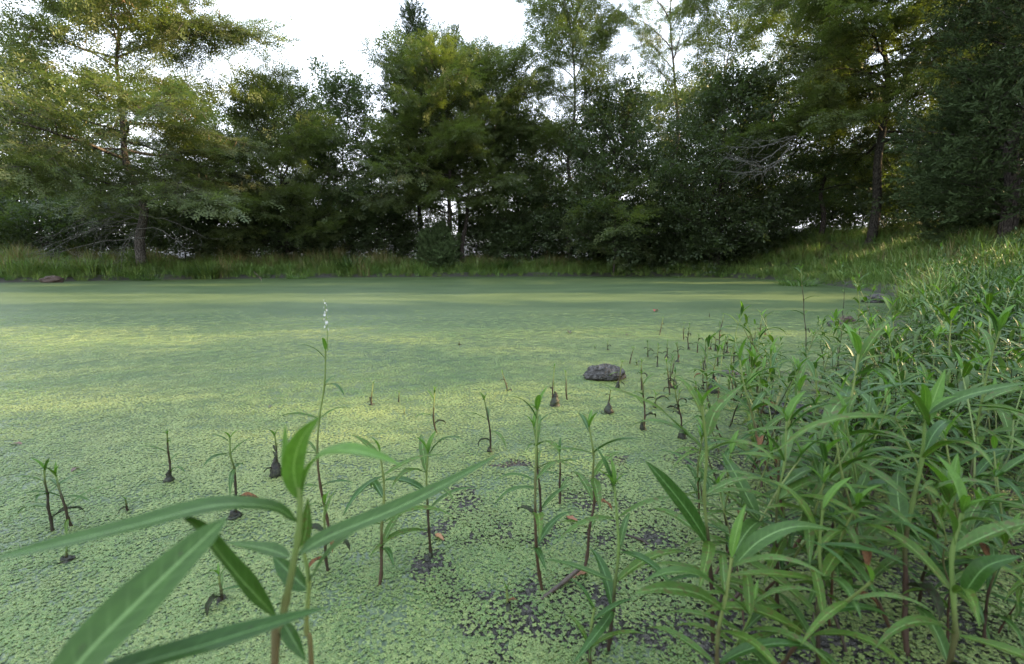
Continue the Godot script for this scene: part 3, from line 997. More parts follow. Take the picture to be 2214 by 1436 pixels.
# ------------------------------------------------------------------ trees
# Boughs are built once for each kind and length, in metres along +Z, and shared between the trees.
func spray(s: Shape, kind: String, o: Vector3, fw: Vector3, up: Vector3, size: float, tone: float) -> void:
	var sx := up.cross(fw)
	if sx.length() < 0.05:
		return
	sx = sx.normalized()
	up = fw.cross(sx)
	if kind == "locust":
		for k in 5:
			var a := (1.0 if k % 2 == 0 else -1.0) * rr(0.35, 1.15) if k < 4 else rr(-0.2, 0.2)
			var dir := (fw * cos(a) + sx * sin(a) + up * rr(-0.3, 0.15)).normalized()
			var side := dir.cross(up).normalized().rotated(dir, rr(-0.5, 0.5))
			var p0 := o + fw * size * 0.2 * k
			var len := size * rr(0.45, 0.65)
			var tn := tone * rr(0.85, 1.15)
			var col := Color(tn * rr(0.92, 1.12), tn, tn * 0.95)
			for j in 3:
				var p := p0 + dir * len * (0.2 + 0.28 * j) + Vector3.DOWN * len * 0.12 * pow(j / 3.0, 2.0)
				for e in [-1.0, 1.0]:
					var out: Vector3 = (side * e + dir * 0.5).normalized().rotated(dir, rr(-0.4, 0.4))
					var l := size * 0.25 * (1.0 - 0.08 * j)
					s.quad(p, p + out * l * 0.5 + dir * l * 0.22, p + out * l, p + out * l * 0.5 - dir * l * 0.22, col)
	elif kind == "broad":
		for k in 13:
			var a := (1.0 if k % 2 == 0 else -1.0) * rr(0.2, 1.3)
			var dir := (fw * cos(a) + sx * sin(a) + up * rr(-0.7, 0.45)).normalized()
			var side := dir.cross(up).normalized().rotated(dir, rr(-0.7, 0.7))
			var p := o + fw * size * rr(0.0, 1.0) + dir * size * rr(0.02, 0.25)
			var l := size * rr(0.16, 0.27)
			var nr := side.cross(dir)
			var tn := tone * rr(0.8, 1.2)
			var col := Color(tn * rr(0.92, 1.1), tn, tn)
			s.tri(p, p + dir * l * 0.45 + side * l * 0.32 + nr * l * 0.08, p + dir * l, col)
			s.tri(p, p + dir * l, p + dir * l * 0.45 - side * l * 0.32 + nr * l * 0.08, col)
	else:
		for k in 20:
			var around := rr(0, TAU)
			var open := rr(0.25, 0.9)
			var dir := (fw + (sx * cos(around) + up * sin(around)) * open).normalized()
			var side := dir.cross(Vector3(rr(-1, 1), rr(-1, 1), rr(-1, 1))).normalized()
			var p := o + fw * size * rr(0.0, 0.8)
			var l := size * rr(0.2, 0.4)
			var tn := tone * rr(0.8, 1.2)
			s.quad(p, p + dir * l * 0.6 + side * l * 0.11, p + dir * l, p + dir * l * 0.6 - side * l * 0.11, Color(tn, tn, tn))

func twig(wood: Shape, leaf: Shape, kind: String, o: Vector3, dir: Vector3, len: float, rad: float, step: float, size: float, deep: bool) -> void:
	var sag := -0.10 if kind == "locust" else (0.12 if kind == "cedar" else -0.03)
	var m := Vector3(rr(-1, 1), rr(-1, 1), rr(-1, 1)) * 0.06 * len
	var q1 := o + dir * len * 0.5 + m
	var q2 := o + dir * len + Vector3.UP * sag * len
	wood.tube([o, q1, q2], [rad, rad * 0.7, 0.003], 3, [Color.WHITE, Color.WHITE, Color.WHITE])
	var cnt := maxi(1, int(len / step))
	var flat := 0.55 if kind == "locust" else 0.9
	for t in cnt + 1:
		var f := clampf((t + rr(0.1, 0.9)) / (cnt + 0.6), 0.0, 1.0)
		var p := (o.lerp(q1, f * 2.0) if f < 0.5 else q1.lerp(q2, f * 2.0 - 1.0))
		var e := 1.0 if t % 2 == 0 else -1.0
		var out := dir.rotated(Vector3.UP, e * rr(0.2, 1.1)) + Vector3.UP * rr(-flat, flat) * 0.6
		if kind == "cedar":
			out += Vector3.UP * 0.3
		out = out.normalized()
		var up := (Vector3.UP + Vector3(rr(-1, 1), rr(-1, 1), rr(-1, 1)) * flat).normalized()
		spray(leaf, kind, p, out, up, size * rr(0.75, 1.2), rr(0.6, 1.45))
		if deep and f > 0.15 and f < 0.9:
			var sd := (dir.rotated(Vector3.UP, -e * rr(0.5, 1.1)) + Vector3.UP * rr(-flat, flat) * 0.5).normalized()
			twig(wood, leaf, kind, p, sd, len * rr(0.25, 0.42) + 0.12, rad * 0.6, step, size, false)

func bough(kind: String, L: float) -> ArrayMesh:
	var wood := Shape.new()
	var leaf := Shape.new()
	var n := clampi(int(L / 0.38), 4, 15)
	var p := Vector3.ZERO
	var pts := [p]
	var dirs := [Vector3.BACK]
	var bend: float = {"locust": -0.42, "broad": -0.15, "cedar": 0.25}[kind]
	var yaw := rr(-0.3, 0.3)
	for j in n:
		var g := (j + 0.5) / n
		var el := bend * g + rr(-0.14, 0.14)
		var az := yaw * g + rr(-0.18, 0.18)
		var dir := Vector3(sin(az) * cos(el), sin(el), cos(az) * cos(el))
		p += dir * L / n
		pts.append(p)
		dirs.append(dir)
	var r0 := 0.010 + 0.0085 * L
	var rad := []
	var cc := []
	for j in n + 1:
		rad.append(r0 * (1.0 - 0.88 * j / n))
		cc.append(Color.WHITE * rr(0.85, 1.1))
	wood.tube(pts, rad, 5, cc)
	var step: float = {"locust": 0.28, "broad": 0.28, "cedar": 0.15}[kind]
	var size: float = {"locust": 0.47, "broad": 0.47, "cedar": 0.30}[kind]
	for j in range(1, n + 1):
		var g := float(j) / n
		if g < 0.14:
			continue
		for e in [-1.0, 1.0]:
			if j == n and e > 0.0: continue
			var dir: Vector3 = dirs[j]
			var sd := dir.rotated(Vector3.UP, e * rr(0.5, 1.15)) if j < n else dir
			var lift := rr(-0.45, 0.45)
			if kind != "locust": lift = rr(-0.75, 0.75)
			sd = (sd + Vector3.UP * lift).normalized()
			var sl := (L * (1.0 - g) * 0.42 + 0.45) * rr(0.65, 1.2)
			twig(wood, leaf, kind, pts[j], sd, sl, r0 * 0.35 * (1.0 - 0.6 * g), step, size, true)
	var m := wood.mesh()
	leaf.n = PackedVector3Array()
	var a := []
	a.resize(Mesh.ARRAY_MAX)
	leaf.flat_normals()
	a[Mesh.ARRAY_VERTEX] = leaf.v
	a[Mesh.ARRAY_NORMAL] = leaf.n
	a[Mesh.ARRAY_COLOR] = leaf.c
	a[Mesh.ARRAY_TEX_UV] = leaf.t
	a[Mesh.ARRAY_INDEX] = leaf.i
	m.add_surface_from_arrays(Mesh.PRIMITIVE_TRIANGLES, a)
	M.triangles = M.get("triangles", 0) + (leaf.i.size() + wood.i.size()) / 3
	return m

func make_boughs() -> void:
	M.boughs = {}
	M.lengths = {"locust": [5.0, 3.2, 1.8], "broad": [3.2, 2.0, 1.1], "cedar": [2.2, 1.3, 0.7]}
	for kind in ["locust", "broad", "cedar"]:
		M.boughs[kind] = []
		for L in M.lengths[kind]:
			var set := []
			for k in 3:
				set.append(bough(kind, L))
			M.boughs[kind].append(set)
	print("bough triangles ", M.triangles)

func pod_mesh() -> ArrayMesh:
	var s := Shape.new()
	var p := Vector3.ZERO
	var a := 0.0
	for k in 5:
		var q := p + Vector3(sin(a), -cos(a), 0) * 0.2
		a += 0.25
		s.quad(p + Vector3(0, 0, -0.06), p + Vector3(0, 0, 0.06), q + Vector3(0.02, 0, 0.06), q + Vector3(0.02, 0, -0.06))
		p = q
	return s.mesh()

func env_at(env: Array, f: float) -> float:
	for k in env.size() - 1:
		if f <= env[k + 1][0]:
			return lerpf(env[k][1], env[k + 1][1], clampf((f - env[k][0]) / (env[k + 1][0] - env[k][0]), 0, 1))
	return env[env.size() - 1][1]

# o: kind, x, d, h (height), env [[height share, bough length] ...], limbs, from (lowest bough's share), e0 / e1 (bough angles at the bottom and the top), tint, pods, lean, asym
func tree(called: String, label: String, o: Dictionary) -> Node3D:
	var y0 := ground_y(o.x, o.d)
	var root := thing(called, label, o.get("category", "tree"), Vector3(o.x, y0, -o.d), o.get("group", "trees around the pond"))
	var h: float = o.h
	var kind: String = o.kind
	var lean: Vector3 = o.get("lean", Vector3.ZERO)
	var bark: Color = o.get("bark", Color(0.12, 0.10, 0.085))
	var r0: float = o.get("trunk", h * 0.011)
	var ctrl := []
	for k in 9:
		var f := k / 8.0
		ctrl.append(Vector3(lean.x * f * f, -0.15 + (h + 0.15) * f, lean.z * f * f) + Vector3(rr(-1, 1), 0, rr(-1, 1)) * h * 0.022 * minf(1.0, f * 4.0))
	var axis := spline(ctrl, 33)
	var radii := []
	var cols := []
	for k in 33:
		var f := k / 32.0
		radii.append(r0 * (pow(1.0 - f, 1.15) + 0.03) * (1.4 if k == 0 else 1.0))
		cols.append(bark * rr(0.85, 1.15))
	var tk := Shape.new()
	tk.tube(axis, radii, 10, cols)
	put("trunk", tk.mesh(), M.bark, root)
	var crown := Node3D.new()
	crown.name = "crown"
	root.add_child(crown)
	var limbs := int(o.limbs * {"locust": 0.76, "broad": 0.74, "cedar": 0.64}[kind])
	var from: float = o.get("from", 0.15)
	var e0: float = o.get("e0", 0.3)
	var e1: float = o.get("e1", 0.9)
	var tint: Color = o.tint
	var leafy := foliage_material(0.42, Color(0.2, 0.25, 0.12) if kind == "cedar" else Color(0.95, 1.0, 0.62))
	leafy.albedo_color = tint.linear_to_srgb()
	if kind == "cedar":
		leafy.roughness = 0.65
		leafy.metallic_specular = 0.25
	var woody: StandardMaterial3D = M.bark.duplicate()
	woody.albedo_color = bark.linear_to_srgb()
	var pods := []
	var pod_tints := []
	var pod_share: float = o.get("pods", 0.0)
	var asym: Vector3 = o.get("asym", Vector3.ZERO)
	var az := rr(0, TAU)
	for k in limbs:
		var f := from + (1.0 - from) * pow((k + rng.randf()) / limbs, o.get("bias", 0.9))
		f = minf(f, 0.98)
		az += 2.39996 + rr(-0.35, 0.35)
		var out := Vector3(sin(az), 0, cos(az))
		var len: float = env_at(o.env, f) * rr(0.7, 1.15) * (1.0 + asym.dot(out))
		if len < 0.2:
			continue
		var set := 0
		for q in 3:
			if absf(log(len / M.lengths[kind][q])) < absf(log(len / M.lengths[kind][set])):
				set = q
		var sc: float = len / M.lengths[kind][set]
		var el := lerpf(e0, e1, smoothstep(from, 1.0, f)) + rr(-0.2, 0.2)
		var b := MeshInstance3D.new()
		b.name = "bough"
		b.mesh = M.boughs[kind][set][rng.randi() % 3]
		b.set_surface_override_material(0, woody)
		b.set_surface_override_material(1, leafy)
		var basis := Basis(Vector3.UP, az) * Basis(Vector3.RIGHT, -el) * Basis(Vector3.BACK, rr(-0.35, 0.35))
		var p: Vector3 = axis[clampi(int(f * 32.0), 0, 32)]
		b.transform = Transform3D(basis * Basis.from_scale(Vector3.ONE * sc), p)
		crown.add_child(b, true)
		if pod_share > 0.0 and f > 0.4:
			for t in int(pod_share * len * 6.0):
				var g := rr(0.3, 1.0)
				var w := p + basis * (Vector3(rr(-0.4, 0.4) * (1.2 - g), -0.2 * g * g - 0.03, g) * len)
				pods.append(Transform3D(Basis(Vector3.UP, rr(0, TAU)) * Basis(Vector3.RIGHT, rr(-0.4, 0.4)) * Basis.from_scale(Vector3.ONE * rr(0.2, 0.32)), w))
				pod_tints.append(Color(0.22, 0.18, 0.06).lerp(Color(0.12, 0.07, 0.04), rng.randf()))
	if pods.size():
		var ps := Shape.new()
		var src: Array = M.pod.surface_get_arrays(0)
		for q in pods.size():
			var off := ps.v.size()
			for v in src[Mesh.ARRAY_VERTEX]:
				ps.v.append(pods[q] * v)
				ps.c.append(pod_tints[q])
			for j in src[Mesh.ARRAY_INDEX]:
				ps.i.append(off + j)
		var po := put("seed_pods", ps.mesh(), M.pods, root)
		po.set_meta("kind", "stuff")
	return root

# thin bare twiggy branches; rows of [start, end, sag, radius]
func dead_branches(root: Node3D, rows: Array, col: Color) -> void:
	for q in rows:
		var s := Shape.new()
		var a: Vector3 = q[0] - root.position
		var b: Vector3 = q[1] - root.position
		var mid: Vector3 = (a + b) * 0.5 + Vector3.UP * float(q[2])
		var pts := spline([a, mid, b], 13)
		var rad := []
		var cc := []
		for k in 13:
			pts[k] += Vector3(rr(-1, 1), rr(-1, 1), rr(-1, 1)) * 0.03
			rad.append(q[3] * (1.0 - 0.75 * k / 12.0))
			cc.append(col)
		s.tube(pts, rad, 5, cc)
		for k in range(3, 13):
			for e in 2:
				var dir := (pts[mini(k + 1, 12)] - pts[k - 1] as Vector3).normalized()
				var tw := (dir * 0.7 + Vector3(rr(-1, 1), rr(-1, 0.6), rr(-1, 1))).normalized() * rr(0.2, 0.7)
				s.tube([pts[k], pts[k] + tw * 0.5 + Vector3.UP * rr(-0.04, 0.04), pts[k] + tw], [q[3] * 0.3, q[3] * 0.22, 0.003], 3, [col, col, col])
		put("dead_branch", s.mesh(), M.bark, root)

func X(px: float, d: float) -> float:
	return (px - 1107.0) / F * d

func make_trees() -> void:
	make_boughs()
	M.pod = pod_mesh()
	var loc := Color(0.13, 0.165, 0.062)
	var loc2 := Color(0.165, 0.21, 0.08)
	var brd := Color(0.095, 0.135, 0.055)
	var ced := Color(0.046, 0.070, 0.024)
	var ced2 := Color(0.062, 0.092, 0.034)
	var grey := Color(0.20, 0.18, 0.155)
	# --- front row, pond's far side
	var t1 := tree("honey_locust", "wide honey locust with feathery layered branches and hanging pods by the far shore", {"kind": "locust", "x": X(293, 18.6), "d": 18.6, "h": 10.4, "trunk": 0.19, "bark": grey,
		"env": [[0.0, 4.5], [0.2, 6.4], [0.45, 5.6], [0.58, 3.4], [0.66, 2.0], [0.74, 4.6], [0.9, 4.6], [1.0, 3.4]], "limbs": 48, "from": 0.26, "e0": 0.12, "e1": 0.62, "tint": Color(0.155, 0.19, 0.085), "pods": 0.7, "asym": Vector3(0.2, 0, 0.08)})
	var db := []
	for k in 12:
		var a := Vector3(X(293, 18.5) + rr(-0.3, 0.3), rr(1.5, 2.5), -18.5)
		db.append([a, a + Vector3(rr(-4.0, 3.8), rr(-1.4, -0.3), rr(1.0, 2.2)), rr(0.1, 0.5), 0.017])
	dead_branches(t1, db, Color(0.34, 0.33, 0.30))
	tree("broadleaf_tree", "dark broadleaf tree whose rounded crown shows behind the wide honey locust's outer side", {"kind": "broad", "x": X(40, 24), "d": 24.0, "h": 9.4, "env": [[0.0, 3.0], [0.3, 4.0], [0.7, 3.2], [1.0, 1.2]], "limbs": 75, "from": 0.08, "tint": brd})
	tree("young_locust", "feathery yellow-green locust thicket with thin sprouts above the hedge line", {"kind": "locust", "x": X(610, 22.5), "d": 22.5, "h": 7.6, "env": [[0.0, 2.6], [0.3, 3.8], [0.65, 3.0], [0.9, 1.6], [1.0, 1.0]], "limbs": 60, "from": 0.08, "e0": 0.25, "e1": 1.1, "tint": loc})
	tree("broadleaf_tree", "rounded broadleaf tree beside the open gap of sky", {"kind": "broad", "x": X(755, 25), "d": 25.0, "h": 8.5, "env": [[0.0, 2.2], [0.35, 3.0], [0.75, 2.3], [1.0, 0.9]], "limbs": 70, "from": 0.08, "tint": brd})
	tree("red_cedar", "tallest pointed red cedar rising above the mid shore trees", {"kind": "cedar", "x": X(905, 25.5), "d": 25.5, "h": 12.2, "env": [[0.0, 1.5], [0.35, 2.6], [0.7, 2.0], [0.9, 0.9], [1.0, 0.35]], "limbs": 110, "from": 0.25, "e0": 0.3, "e1": 0.9, "tint": ced2, "bias": 1.0})
	tree("red_cedar", "slim pointed red cedar just behind the tallest cedar", {"kind": "cedar", "x": X(988, 28), "d": 28.0, "h": 12.6, "env": [[0.0, 1.2], [0.4, 2.0], [0.75, 1.2], [1.0, 0.3]], "limbs": 85, "from": 0.3, "e0": 0.3, "e1": 0.9, "tint": ced2, "bias": 1.0})
	tree("honey_locust", "honey locust with dark trunk in front of the cedars", {"kind": "locust", "x": X(965, 23), "d": 23.0, "h": 9.4, "trunk": 0.14, "env": [[0.0, 2.0], [0.35, 3.2], [0.6, 3.8], [0.85, 3.2], [1.0, 1.8]], "limbs": 50, "from": 0.27, "e0": 0.2, "e1": 0.7, "tint": loc, "pods": 0.15})
	tree("honey_locust", "second dark trunked honey locust leaning away from its twin", {"kind": "locust", "x": X(1000, 23.4), "d": 23.4, "h": 9.0, "trunk": 0.12, "env": [[0.0, 1.6], [0.4, 2.8], [0.8, 3.0], [1.0, 1.6]], "limbs": 46, "from": 0.36, "e0": 0.4, "e1": 0.95, "tint": loc, "pods": 0.15, "lean": Vector3(1.8, 0, 0)})
	tree("honey_locust", "tall thin honey locust with sparse crown beside the cedar spires", {"kind": "locust", "x": X(1235, 24.5), "d": 24.5, "h": 13.6, "trunk": 0.13, "bark": grey, "env": [[0.0, 1.5], [0.4, 2.8], [0.7, 3.4], [0.9, 3.0], [1.0, 1.8]], "limbs": 48, "from": 0.25, "e0": 0.4, "e1": 1.0, "tint": loc, "pods": 0.3})
	tree("honey_locust", "very sparse tall locust hung with pods, forked bare limbs against the sky", {"kind": "locust", "x": X(1450, 26), "d": 26.0, "h": 15.0, "trunk": 0.14, "bark": grey, "env": [[0.0, 1.0], [0.45, 2.2], [0.7, 3.2], [0.9, 3.2], [1.0, 1.8]], "limbs": 24, "from": 0.36, "e0": 0.7, "e1": 1.2, "tint": loc2, "pods": 1.0, "lean": Vector3(-0.8, 0, 0)})
	tree("honey_locust", "sparse tall locust with pale leaning trunk over the vine covered trees", {"kind": "locust", "x": X(1640, 24), "d": 24.0, "h": 14.6, "trunk": 0.17, "bark": Color(0.26, 0.23, 0.19), "env": [[0.0, 1.0], [0.45, 2.0], [0.7, 3.0], [0.9, 3.0], [1.0, 1.8]], "limbs": 24, "from": 0.4, "e0": 0.7, "e1": 1.2, "tint": loc2, "pods": 1.0, "lean": Vector3(2.6, 0, 0)})
	tree("honey_locust", "slender locust sapling with upright trunk next to the leaning one", {"kind": "locust", "x": X(1560, 25), "d": 25.0, "h": 12.6, "trunk": 0.10, "bark": grey, "env": [[0.0, 0.8], [0.5, 1.7], [0.8, 2.2], [1.0, 1.2]], "limbs": 30, "from": 0.35, "e0": 0.6, "e1": 1.1, "tint": loc2, "pods": 0.4})
	tree("broadleaf_tree", "dark dense vine-hung tree under the tall thin locust", {"kind": "broad", "x": X(1330, 23), "d": 23.0, "h": 7.6, "env": [[0.0, 2.4], [0.3, 3.2], [0.7, 2.5], [1.0, 1.0]], "limbs": 75, "from": 0.08, "tint": brd * 0.85})
	tree("broadleaf_tree", "leafy tree filling the gap between the thin locust and the twin trunks", {"kind": "broad", "x": X(1120, 25), "d": 25.0, "h": 7.0, "env": [[0.0, 2.0], [0.3, 2.6], [0.7, 2.0], [1.0, 0.8]], "limbs": 50, "from": 0.1, "tint": brd})
	var vt := tree("broadleaf_tree", "dark vine covered tree with a bare grey branch fan hanging over the bank", {"kind": "broad", "x": X(1560, 21.5), "d": 21.5, "h": 7.8, "env": [[0.0, 2.2], [0.3, 3.0], [0.7, 2.6], [1.0, 1.0]], "limbs": 80, "from": 0.06, "tint": brd * 0.85})
	db = []
	for k in 7:
		var a := Vector3(X(1700, 18.0), 4.8 + rr(-0.3, 0.5), -17.8)
		db.append([a, a + Vector3(rr(-3.0, -1.8), rr(-1.2, 0.0), rr(-0.3, 0.8)), rr(-0.5, -0.1), 0.018])
	dead_branches(vt, db, Color(0.34, 0.33, 0.30))
	tree("honey_locust", "low locust boughs reaching out over the shaded shore", {"kind": "locust", "x": X(1330, 21.8), "d": 21.8, "h": 4.2, "trunk": 0.06, "env": [[0.0, 1.6], [0.5, 2.4], [1.0, 1.2]], "limbs": 16, "from": 0.35, "e0": 0.1, "e1": 0.5, "tint": loc})
	# --- the sloping bank
	tree("honey_locust", "large honey locust with layered boughs arching over the sloping bank", {"kind": "locust", "x": X(1890, 17.5), "d": 17.5, "h": 11.8, "trunk": 0.17, "bark": Color(0.09, 0.08, 0.065), "env": [[0.0, 3.0], [0.3, 4.6], [0.6, 5.0], [0.85, 4.4], [1.0, 2.2]], "limbs": 62, "from": 0.3, "e0": 0.15, "e1": 0.8, "tint": loc})
	tree("red_cedar", "thin cedar with bare dark trunk and level dead boughs on the bank crest", {"kind": "cedar", "x": X(1780, 21), "d": 21.0, "h": 8.6, "trunk": 0.11, "env": [[0.0, 1.6], [0.3, 2.2], [0.7, 1.6], [1.0, 0.4]], "limbs": 42, "from": 0.2, "e0": 0.0, "e1": 0.3, "tint": ced2})
	tree("red_cedar", "open cedar with level boughs behind the large arching locust", {"kind": "cedar", "x": X(1985, 20), "d": 20.0, "h": 9.0, "trunk": 0.12, "env": [[0.0, 1.8], [0.3, 2.4], [0.7, 1.8], [1.0, 0.4]], "limbs": 44, "from": 0.18, "e0": 0.0, "e1": 0.3, "tint": ced2})
	tree("red_cedar", "big dense dark red cedar standing beside the smartweed bank", {"kind": "cedar", "x": X(2185, 11.5), "d": 11.5, "h": 9.6, "trunk": 0.17, "env": [[0.0, 1.5], [0.15, 2.0], [0.5, 2.0], [0.8, 1.3], [1.0, 0.4]], "limbs": 125, "from": 0.05, "e0": 0.2, "e1": 0.9, "tint": ced, "bias": 1.0})
	tree("red_cedar", "bushy low cedar bulging out beside the big dense cedar", {"kind": "cedar", "x": X(2085, 13), "d": 13.0, "h": 3.9, "trunk": 0.08, "env": [[0.0, 0.9], [0.2, 1.25], [0.7, 0.95], [1.0, 0.4]], "limbs": 80, "from": 0.05, "e0": 0.3, "e1": 1.1, "tint": ced2, "bias": 1.0})
	tree("young_cedar", "small cone-shaped young cedar on the far grassy shore", {"kind": "cedar", "x": X(948, 22.6), "d": 22.6, "h": 1.9, "trunk": 0.04, "env": [[0.0, 0.75], [0.25, 0.95], [0.7, 0.5], [1.0, 0.25]], "limbs": 60, "from": 0.04, "e0": 0.4, "e1": 1.2, "tint": ced2 * 1.2, "bias": 1.0})
	# --- second row
	var row2 := [[-60, 29, 9.0, "outermost beyond the wide honey locust"], [230, 30, 8.0, "straight behind the wide honey locust's trunk"], [430, 29, 8.4, "between the wide honey locust and the locust thicket"], [560, 31, 7.8, "behind the feathery locust thicket"], [680, 30, 8.2, "between the locust thicket and the rounded broadleaf tree"],
		[860, 31, 8.6, "behind the tallest cedar"], [1110, 31, 8.6, "behind the leaning dark trunk"], [1215, 29, 7.4, "behind the tall thin locust"], [1400, 30, 8.4, "behind the vine-hung tree"], [1500, 30, 8.8, "under the pod-hung sparse locust"], [1660, 29, 8.0, "behind the pale leaning trunk"], [1830, 28, 7.6, "behind the thin cedar on the crest"], [2060, 26, 9.0, "behind the open cedar with level boughs"], [2230, 22, 10.0, "behind the big dense cedar"]]
	for q in row2:
		tree("background_tree", "broadleaf tree in the second row, " + q[3], {"kind": "broad", "x": X(q[0], q[1]), "d": float(q[1]), "h": q[2], "env": [[0.0, 2.2], [0.35, 2.9], [0.75, 2.2], [1.0, 0.8]], "limbs": 50, "from": 0.08, "tint": brd, "group": "second row of trees"})
	# --- low shrubs under the trees
	var low := [[-40, 21, 2.6, "at the outer end of the far bank"], [80, 20.5, 2.2, "behind the reddish rock on the shore"], [170, 22, 2.6, "behind the bare low branches of the wide honey locust"], [290, 22.5, 2.6, "straight behind the wide honey locust's trunk"], [390, 21.5, 2.4, "beside the wide honey locust's trunk"], [500, 22.5, 2.8, "above the leaning stick"], [580, 22.2, 2.6, "under the edge of the locust thicket"], [650, 23.5, 2.6, "under the locust thicket"], [730, 24.5, 2.4, "behind the largest sedge tussock"], [830, 25, 2.8, "between the largest sedge tussock and the young cedar"],
		[900, 25.5, 2.0, "just behind the young cedar"], [1030, 26, 2.4, "at the foot of the twin dark trunks"], [1100, 24.5, 2.0, "behind the upright dark sedge"], [1160, 25, 2.7, "between twin trunks and thin locust"], [1260, 25, 2.6, "at the foot of the tall thin locust"], [1340, 24, 2.4, "under the low locust boughs"], [1410, 24, 2.6, "in the deep shade of the vine-hung tree"], [1480, 22.5, 2.5, "beside the pale green sedge"], [1540, 22, 2.4, "at the foot of the vine covered tree"], [1620, 22, 2.4, "under the bare grey branch fan"], [1700, 22, 2.6, "at the top of the sunlit grass streak"], [1800, 24, 2.6, "behind the thin cedar's trunk"], [1920, 21, 2.0, "on the crest behind the arching locust"], [2010, 17, 1.6, "beside the bushy low cedar"]]
	for q in low:
		tree("shrub", "dark leafy shrub " + q[3], {"kind": "broad", "category": "shrub", "x": X(q[0], q[1]), "d": float(q[1]), "h": q[2] * 0.8, "trunk": 0.04, "env": [[0.0, 1.3], [0.4, 1.6], [0.8, 1.2], [1.0, 0.8]], "limbs": 24, "from": 0.05, "tint": brd * 0.9, "group": "shrubs along the wood's edge"})
	var under := [[-20, 26, 3.4, "outside the wide honey locust's boughs"], [130, 27, 3.6, "far behind the reddish rock"], [330, 27, 3.6, "far behind the wide honey locust"], [480, 27, 3.8, "between honey locust and thicket"], [610, 27.5, 3.6, "behind the locust thicket's stems"], [740, 28, 3.4, "under the rounded broadleaf tree"], [850, 28.5, 3.4, "under the tallest cedar"], [1060, 28, 3.2, "behind the leaning twin trunk"], [1180, 28, 3.6, "behind the thin locust's stem"], [1300, 27, 3.8, "behind the vine-hung tree's trunk"], [1450, 27, 3.8, "at the foot of the pod-hung locust"], [1580, 26, 3.8, "behind the vine covered tree"], [1720, 26, 3.6, "beyond the sunlit grass streak"], [1870, 25, 3.4, "beyond the crest of the bank"], [2100, 22, 3.4, "beyond the bushy low cedar"]]
	for q in under:
		tree("shrub", "tall understorey shrub " + q[3], {"kind": "broad", "category": "shrub", "x": X(q[0], q[1]), "d": float(q[1]), "h": q[2], "trunk": 0.05, "env": [[0.0, 1.8], [0.4, 2.1], [0.8, 1.5], [1.0, 0.9]], "limbs": 30, "from": 0.04, "tint": brd * 0.95, "group": "tall shrubs behind the wood's edge"})
	# --- trees beside the pond out of the frame; they shade the water
	var side := [[13.0, 0.0, 11.0, 2.5, "opposite the bare mud"], [13.3, 3.3, 9.5, 0.75, "slimmest of the row"], [13.4, 6.3, 11.5, 1.95, "beside the slimmest"], [13.6, -4.0, 10.0, 2.2, "behind the mud flat"], [17.0, 12.4, 12.0, 2.0, "tallest of the row"]]
	for q in side:
		tree("bank_cedar", "dense red cedar on the bank beyond the smartweed, " + q[4], {"kind": "cedar", "x": q[0], "d": q[1], "h": q[2], "env": [[0.0, q[3] * 0.9], [0.3, q[3]], [0.7, q[3] * 0.8], [1.0, 0.4]], "limbs": int(150 * minf(1.0, 0.3 + q[3] * 0.3)), "from": 0.03, "e0": 0.2, "e1": 0.9, "tint": ced2, "bias": 1.0, "group": "cedars shading the water"})

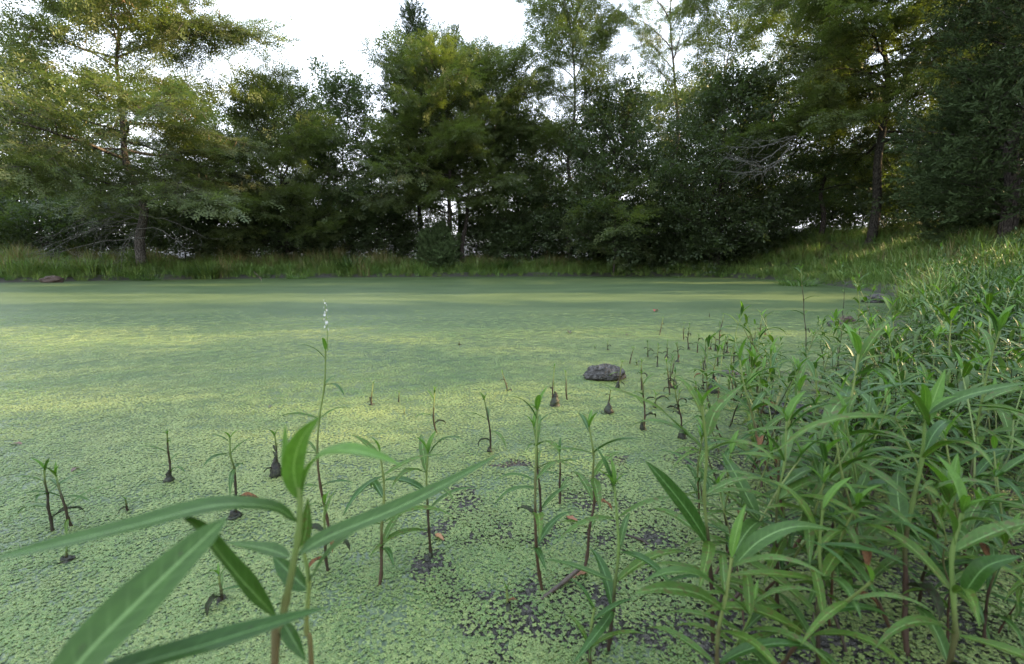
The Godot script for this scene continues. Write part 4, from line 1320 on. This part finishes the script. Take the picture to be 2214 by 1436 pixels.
# ------------------------------------------------------------------ scene
func _ready() -> void:
	rng.seed = 20240
	var cam := Camera3D.new()
	cam.name = "camera"
	cam.fov = rad_to_deg(2.0 * atan(718.0 / F))
	cam.near = 0.02
	cam.far = 400.0
	add_child(cam)
	cam.position = EYE
	cam.rotation = Vector3(-TILT, 0, 0)
	cam.current = true
	var lens := CameraAttributesPhysical.new()
	lens.frustum_focal_length = 17.0
	lens.frustum_focus_distance = 2.2
	lens.exposure_aperture = 5.6
	cam.attributes = lens

	var env := Environment.new()
	env.background_mode = Environment.BG_SKY
	var sm := ProceduralSkyMaterial.new()
	sm.sky_top_color = Color(0.80, 0.87, 0.96)
	sm.sky_horizon_color = Color(0.97, 0.97, 0.975)
	sm.sky_curve = 0.25
	sm.ground_bottom_color = Color(0.2, 0.22, 0.16)
	sm.ground_horizon_color = Color(0.5, 0.52, 0.45)
	var sky := Sky.new()
	sky.sky_material = sm
	env.sky = sky
	env.tonemap_mode = Environment.TONE_MAPPER_LINEAR
	env.tonemap_exposure = 3.2
	env.sdfgi_enabled = true
	env.ssao_enabled = true
	env.ssil_enabled = true
	var we := WorldEnvironment.new()
	we.name = "environment"
	we.environment = env
	add_child(we)

	var sun := DirectionalLight3D.new()
	sun.name = "sun"
	sun.light_energy = 1.6
	sun.light_color = Color(1.0, 0.87, 0.66)
	sun.light_angular_distance = 0.6
	sun.shadow_enabled = true
	sun.sky_mode = DirectionalLight3D.SKY_MODE_LIGHT_ONLY
	add_child(sun)
	var az := deg_to_rad(88.0)       # to the side of the view and a little ahead
	var el := deg_to_rad(21.0)
	sun.look_at_from_position(Vector3(sin(az) * cos(el), sin(el), -cos(az) * cos(el)) * 50.0, Vector3.ZERO)

	mud_noise.seed = 12
	mud_noise.frequency = 0.35
	mud_noise.fractal_octaves = 4
	patch_noise.seed = 31
	patch_noise.frequency = 0.8
	patch_noise.fractal_octaves = 3
	for q in [[-0.28, 0.55], [-0.2, 1.0], [-0.16, 1.32], [0.05, 1.40], [0.34, 1.42], [0.66, 1.65], [0.95, 1.95], [1.53, 2.64], [2.3, 3.3], [3.1, 4.05], [4.6, 5.6], [6.0, 7.2], [7.0, 8.6], [8.5, 12.0], [9.7, 17.2], [9.0, 19.8], [7.05, 21.4], [3.5, 21.8], [-0.1, 21.5], [-4.0, 20.9], [-7.7, 19.9], [-13.3, 17.2], [-15.7, 14.9], [-22.0, 11.0], [-26.0, 6.0], [-24.0, 1.0], [-12.0, -0.5], [-4.0, 0.1], [-1.2, 0.35]]:
		pond.append(Vector2(q[0], q[1]))
	make_materials()
	print("materials")
	make_ground()
	print("ground")
	make_trees()
	rng.seed = 411
	make_pools()
	make_heroes()
	make_shoots()
	make_stand()
	print("plants")
	make_small_things()
	make_grass()
	make_duckweed()
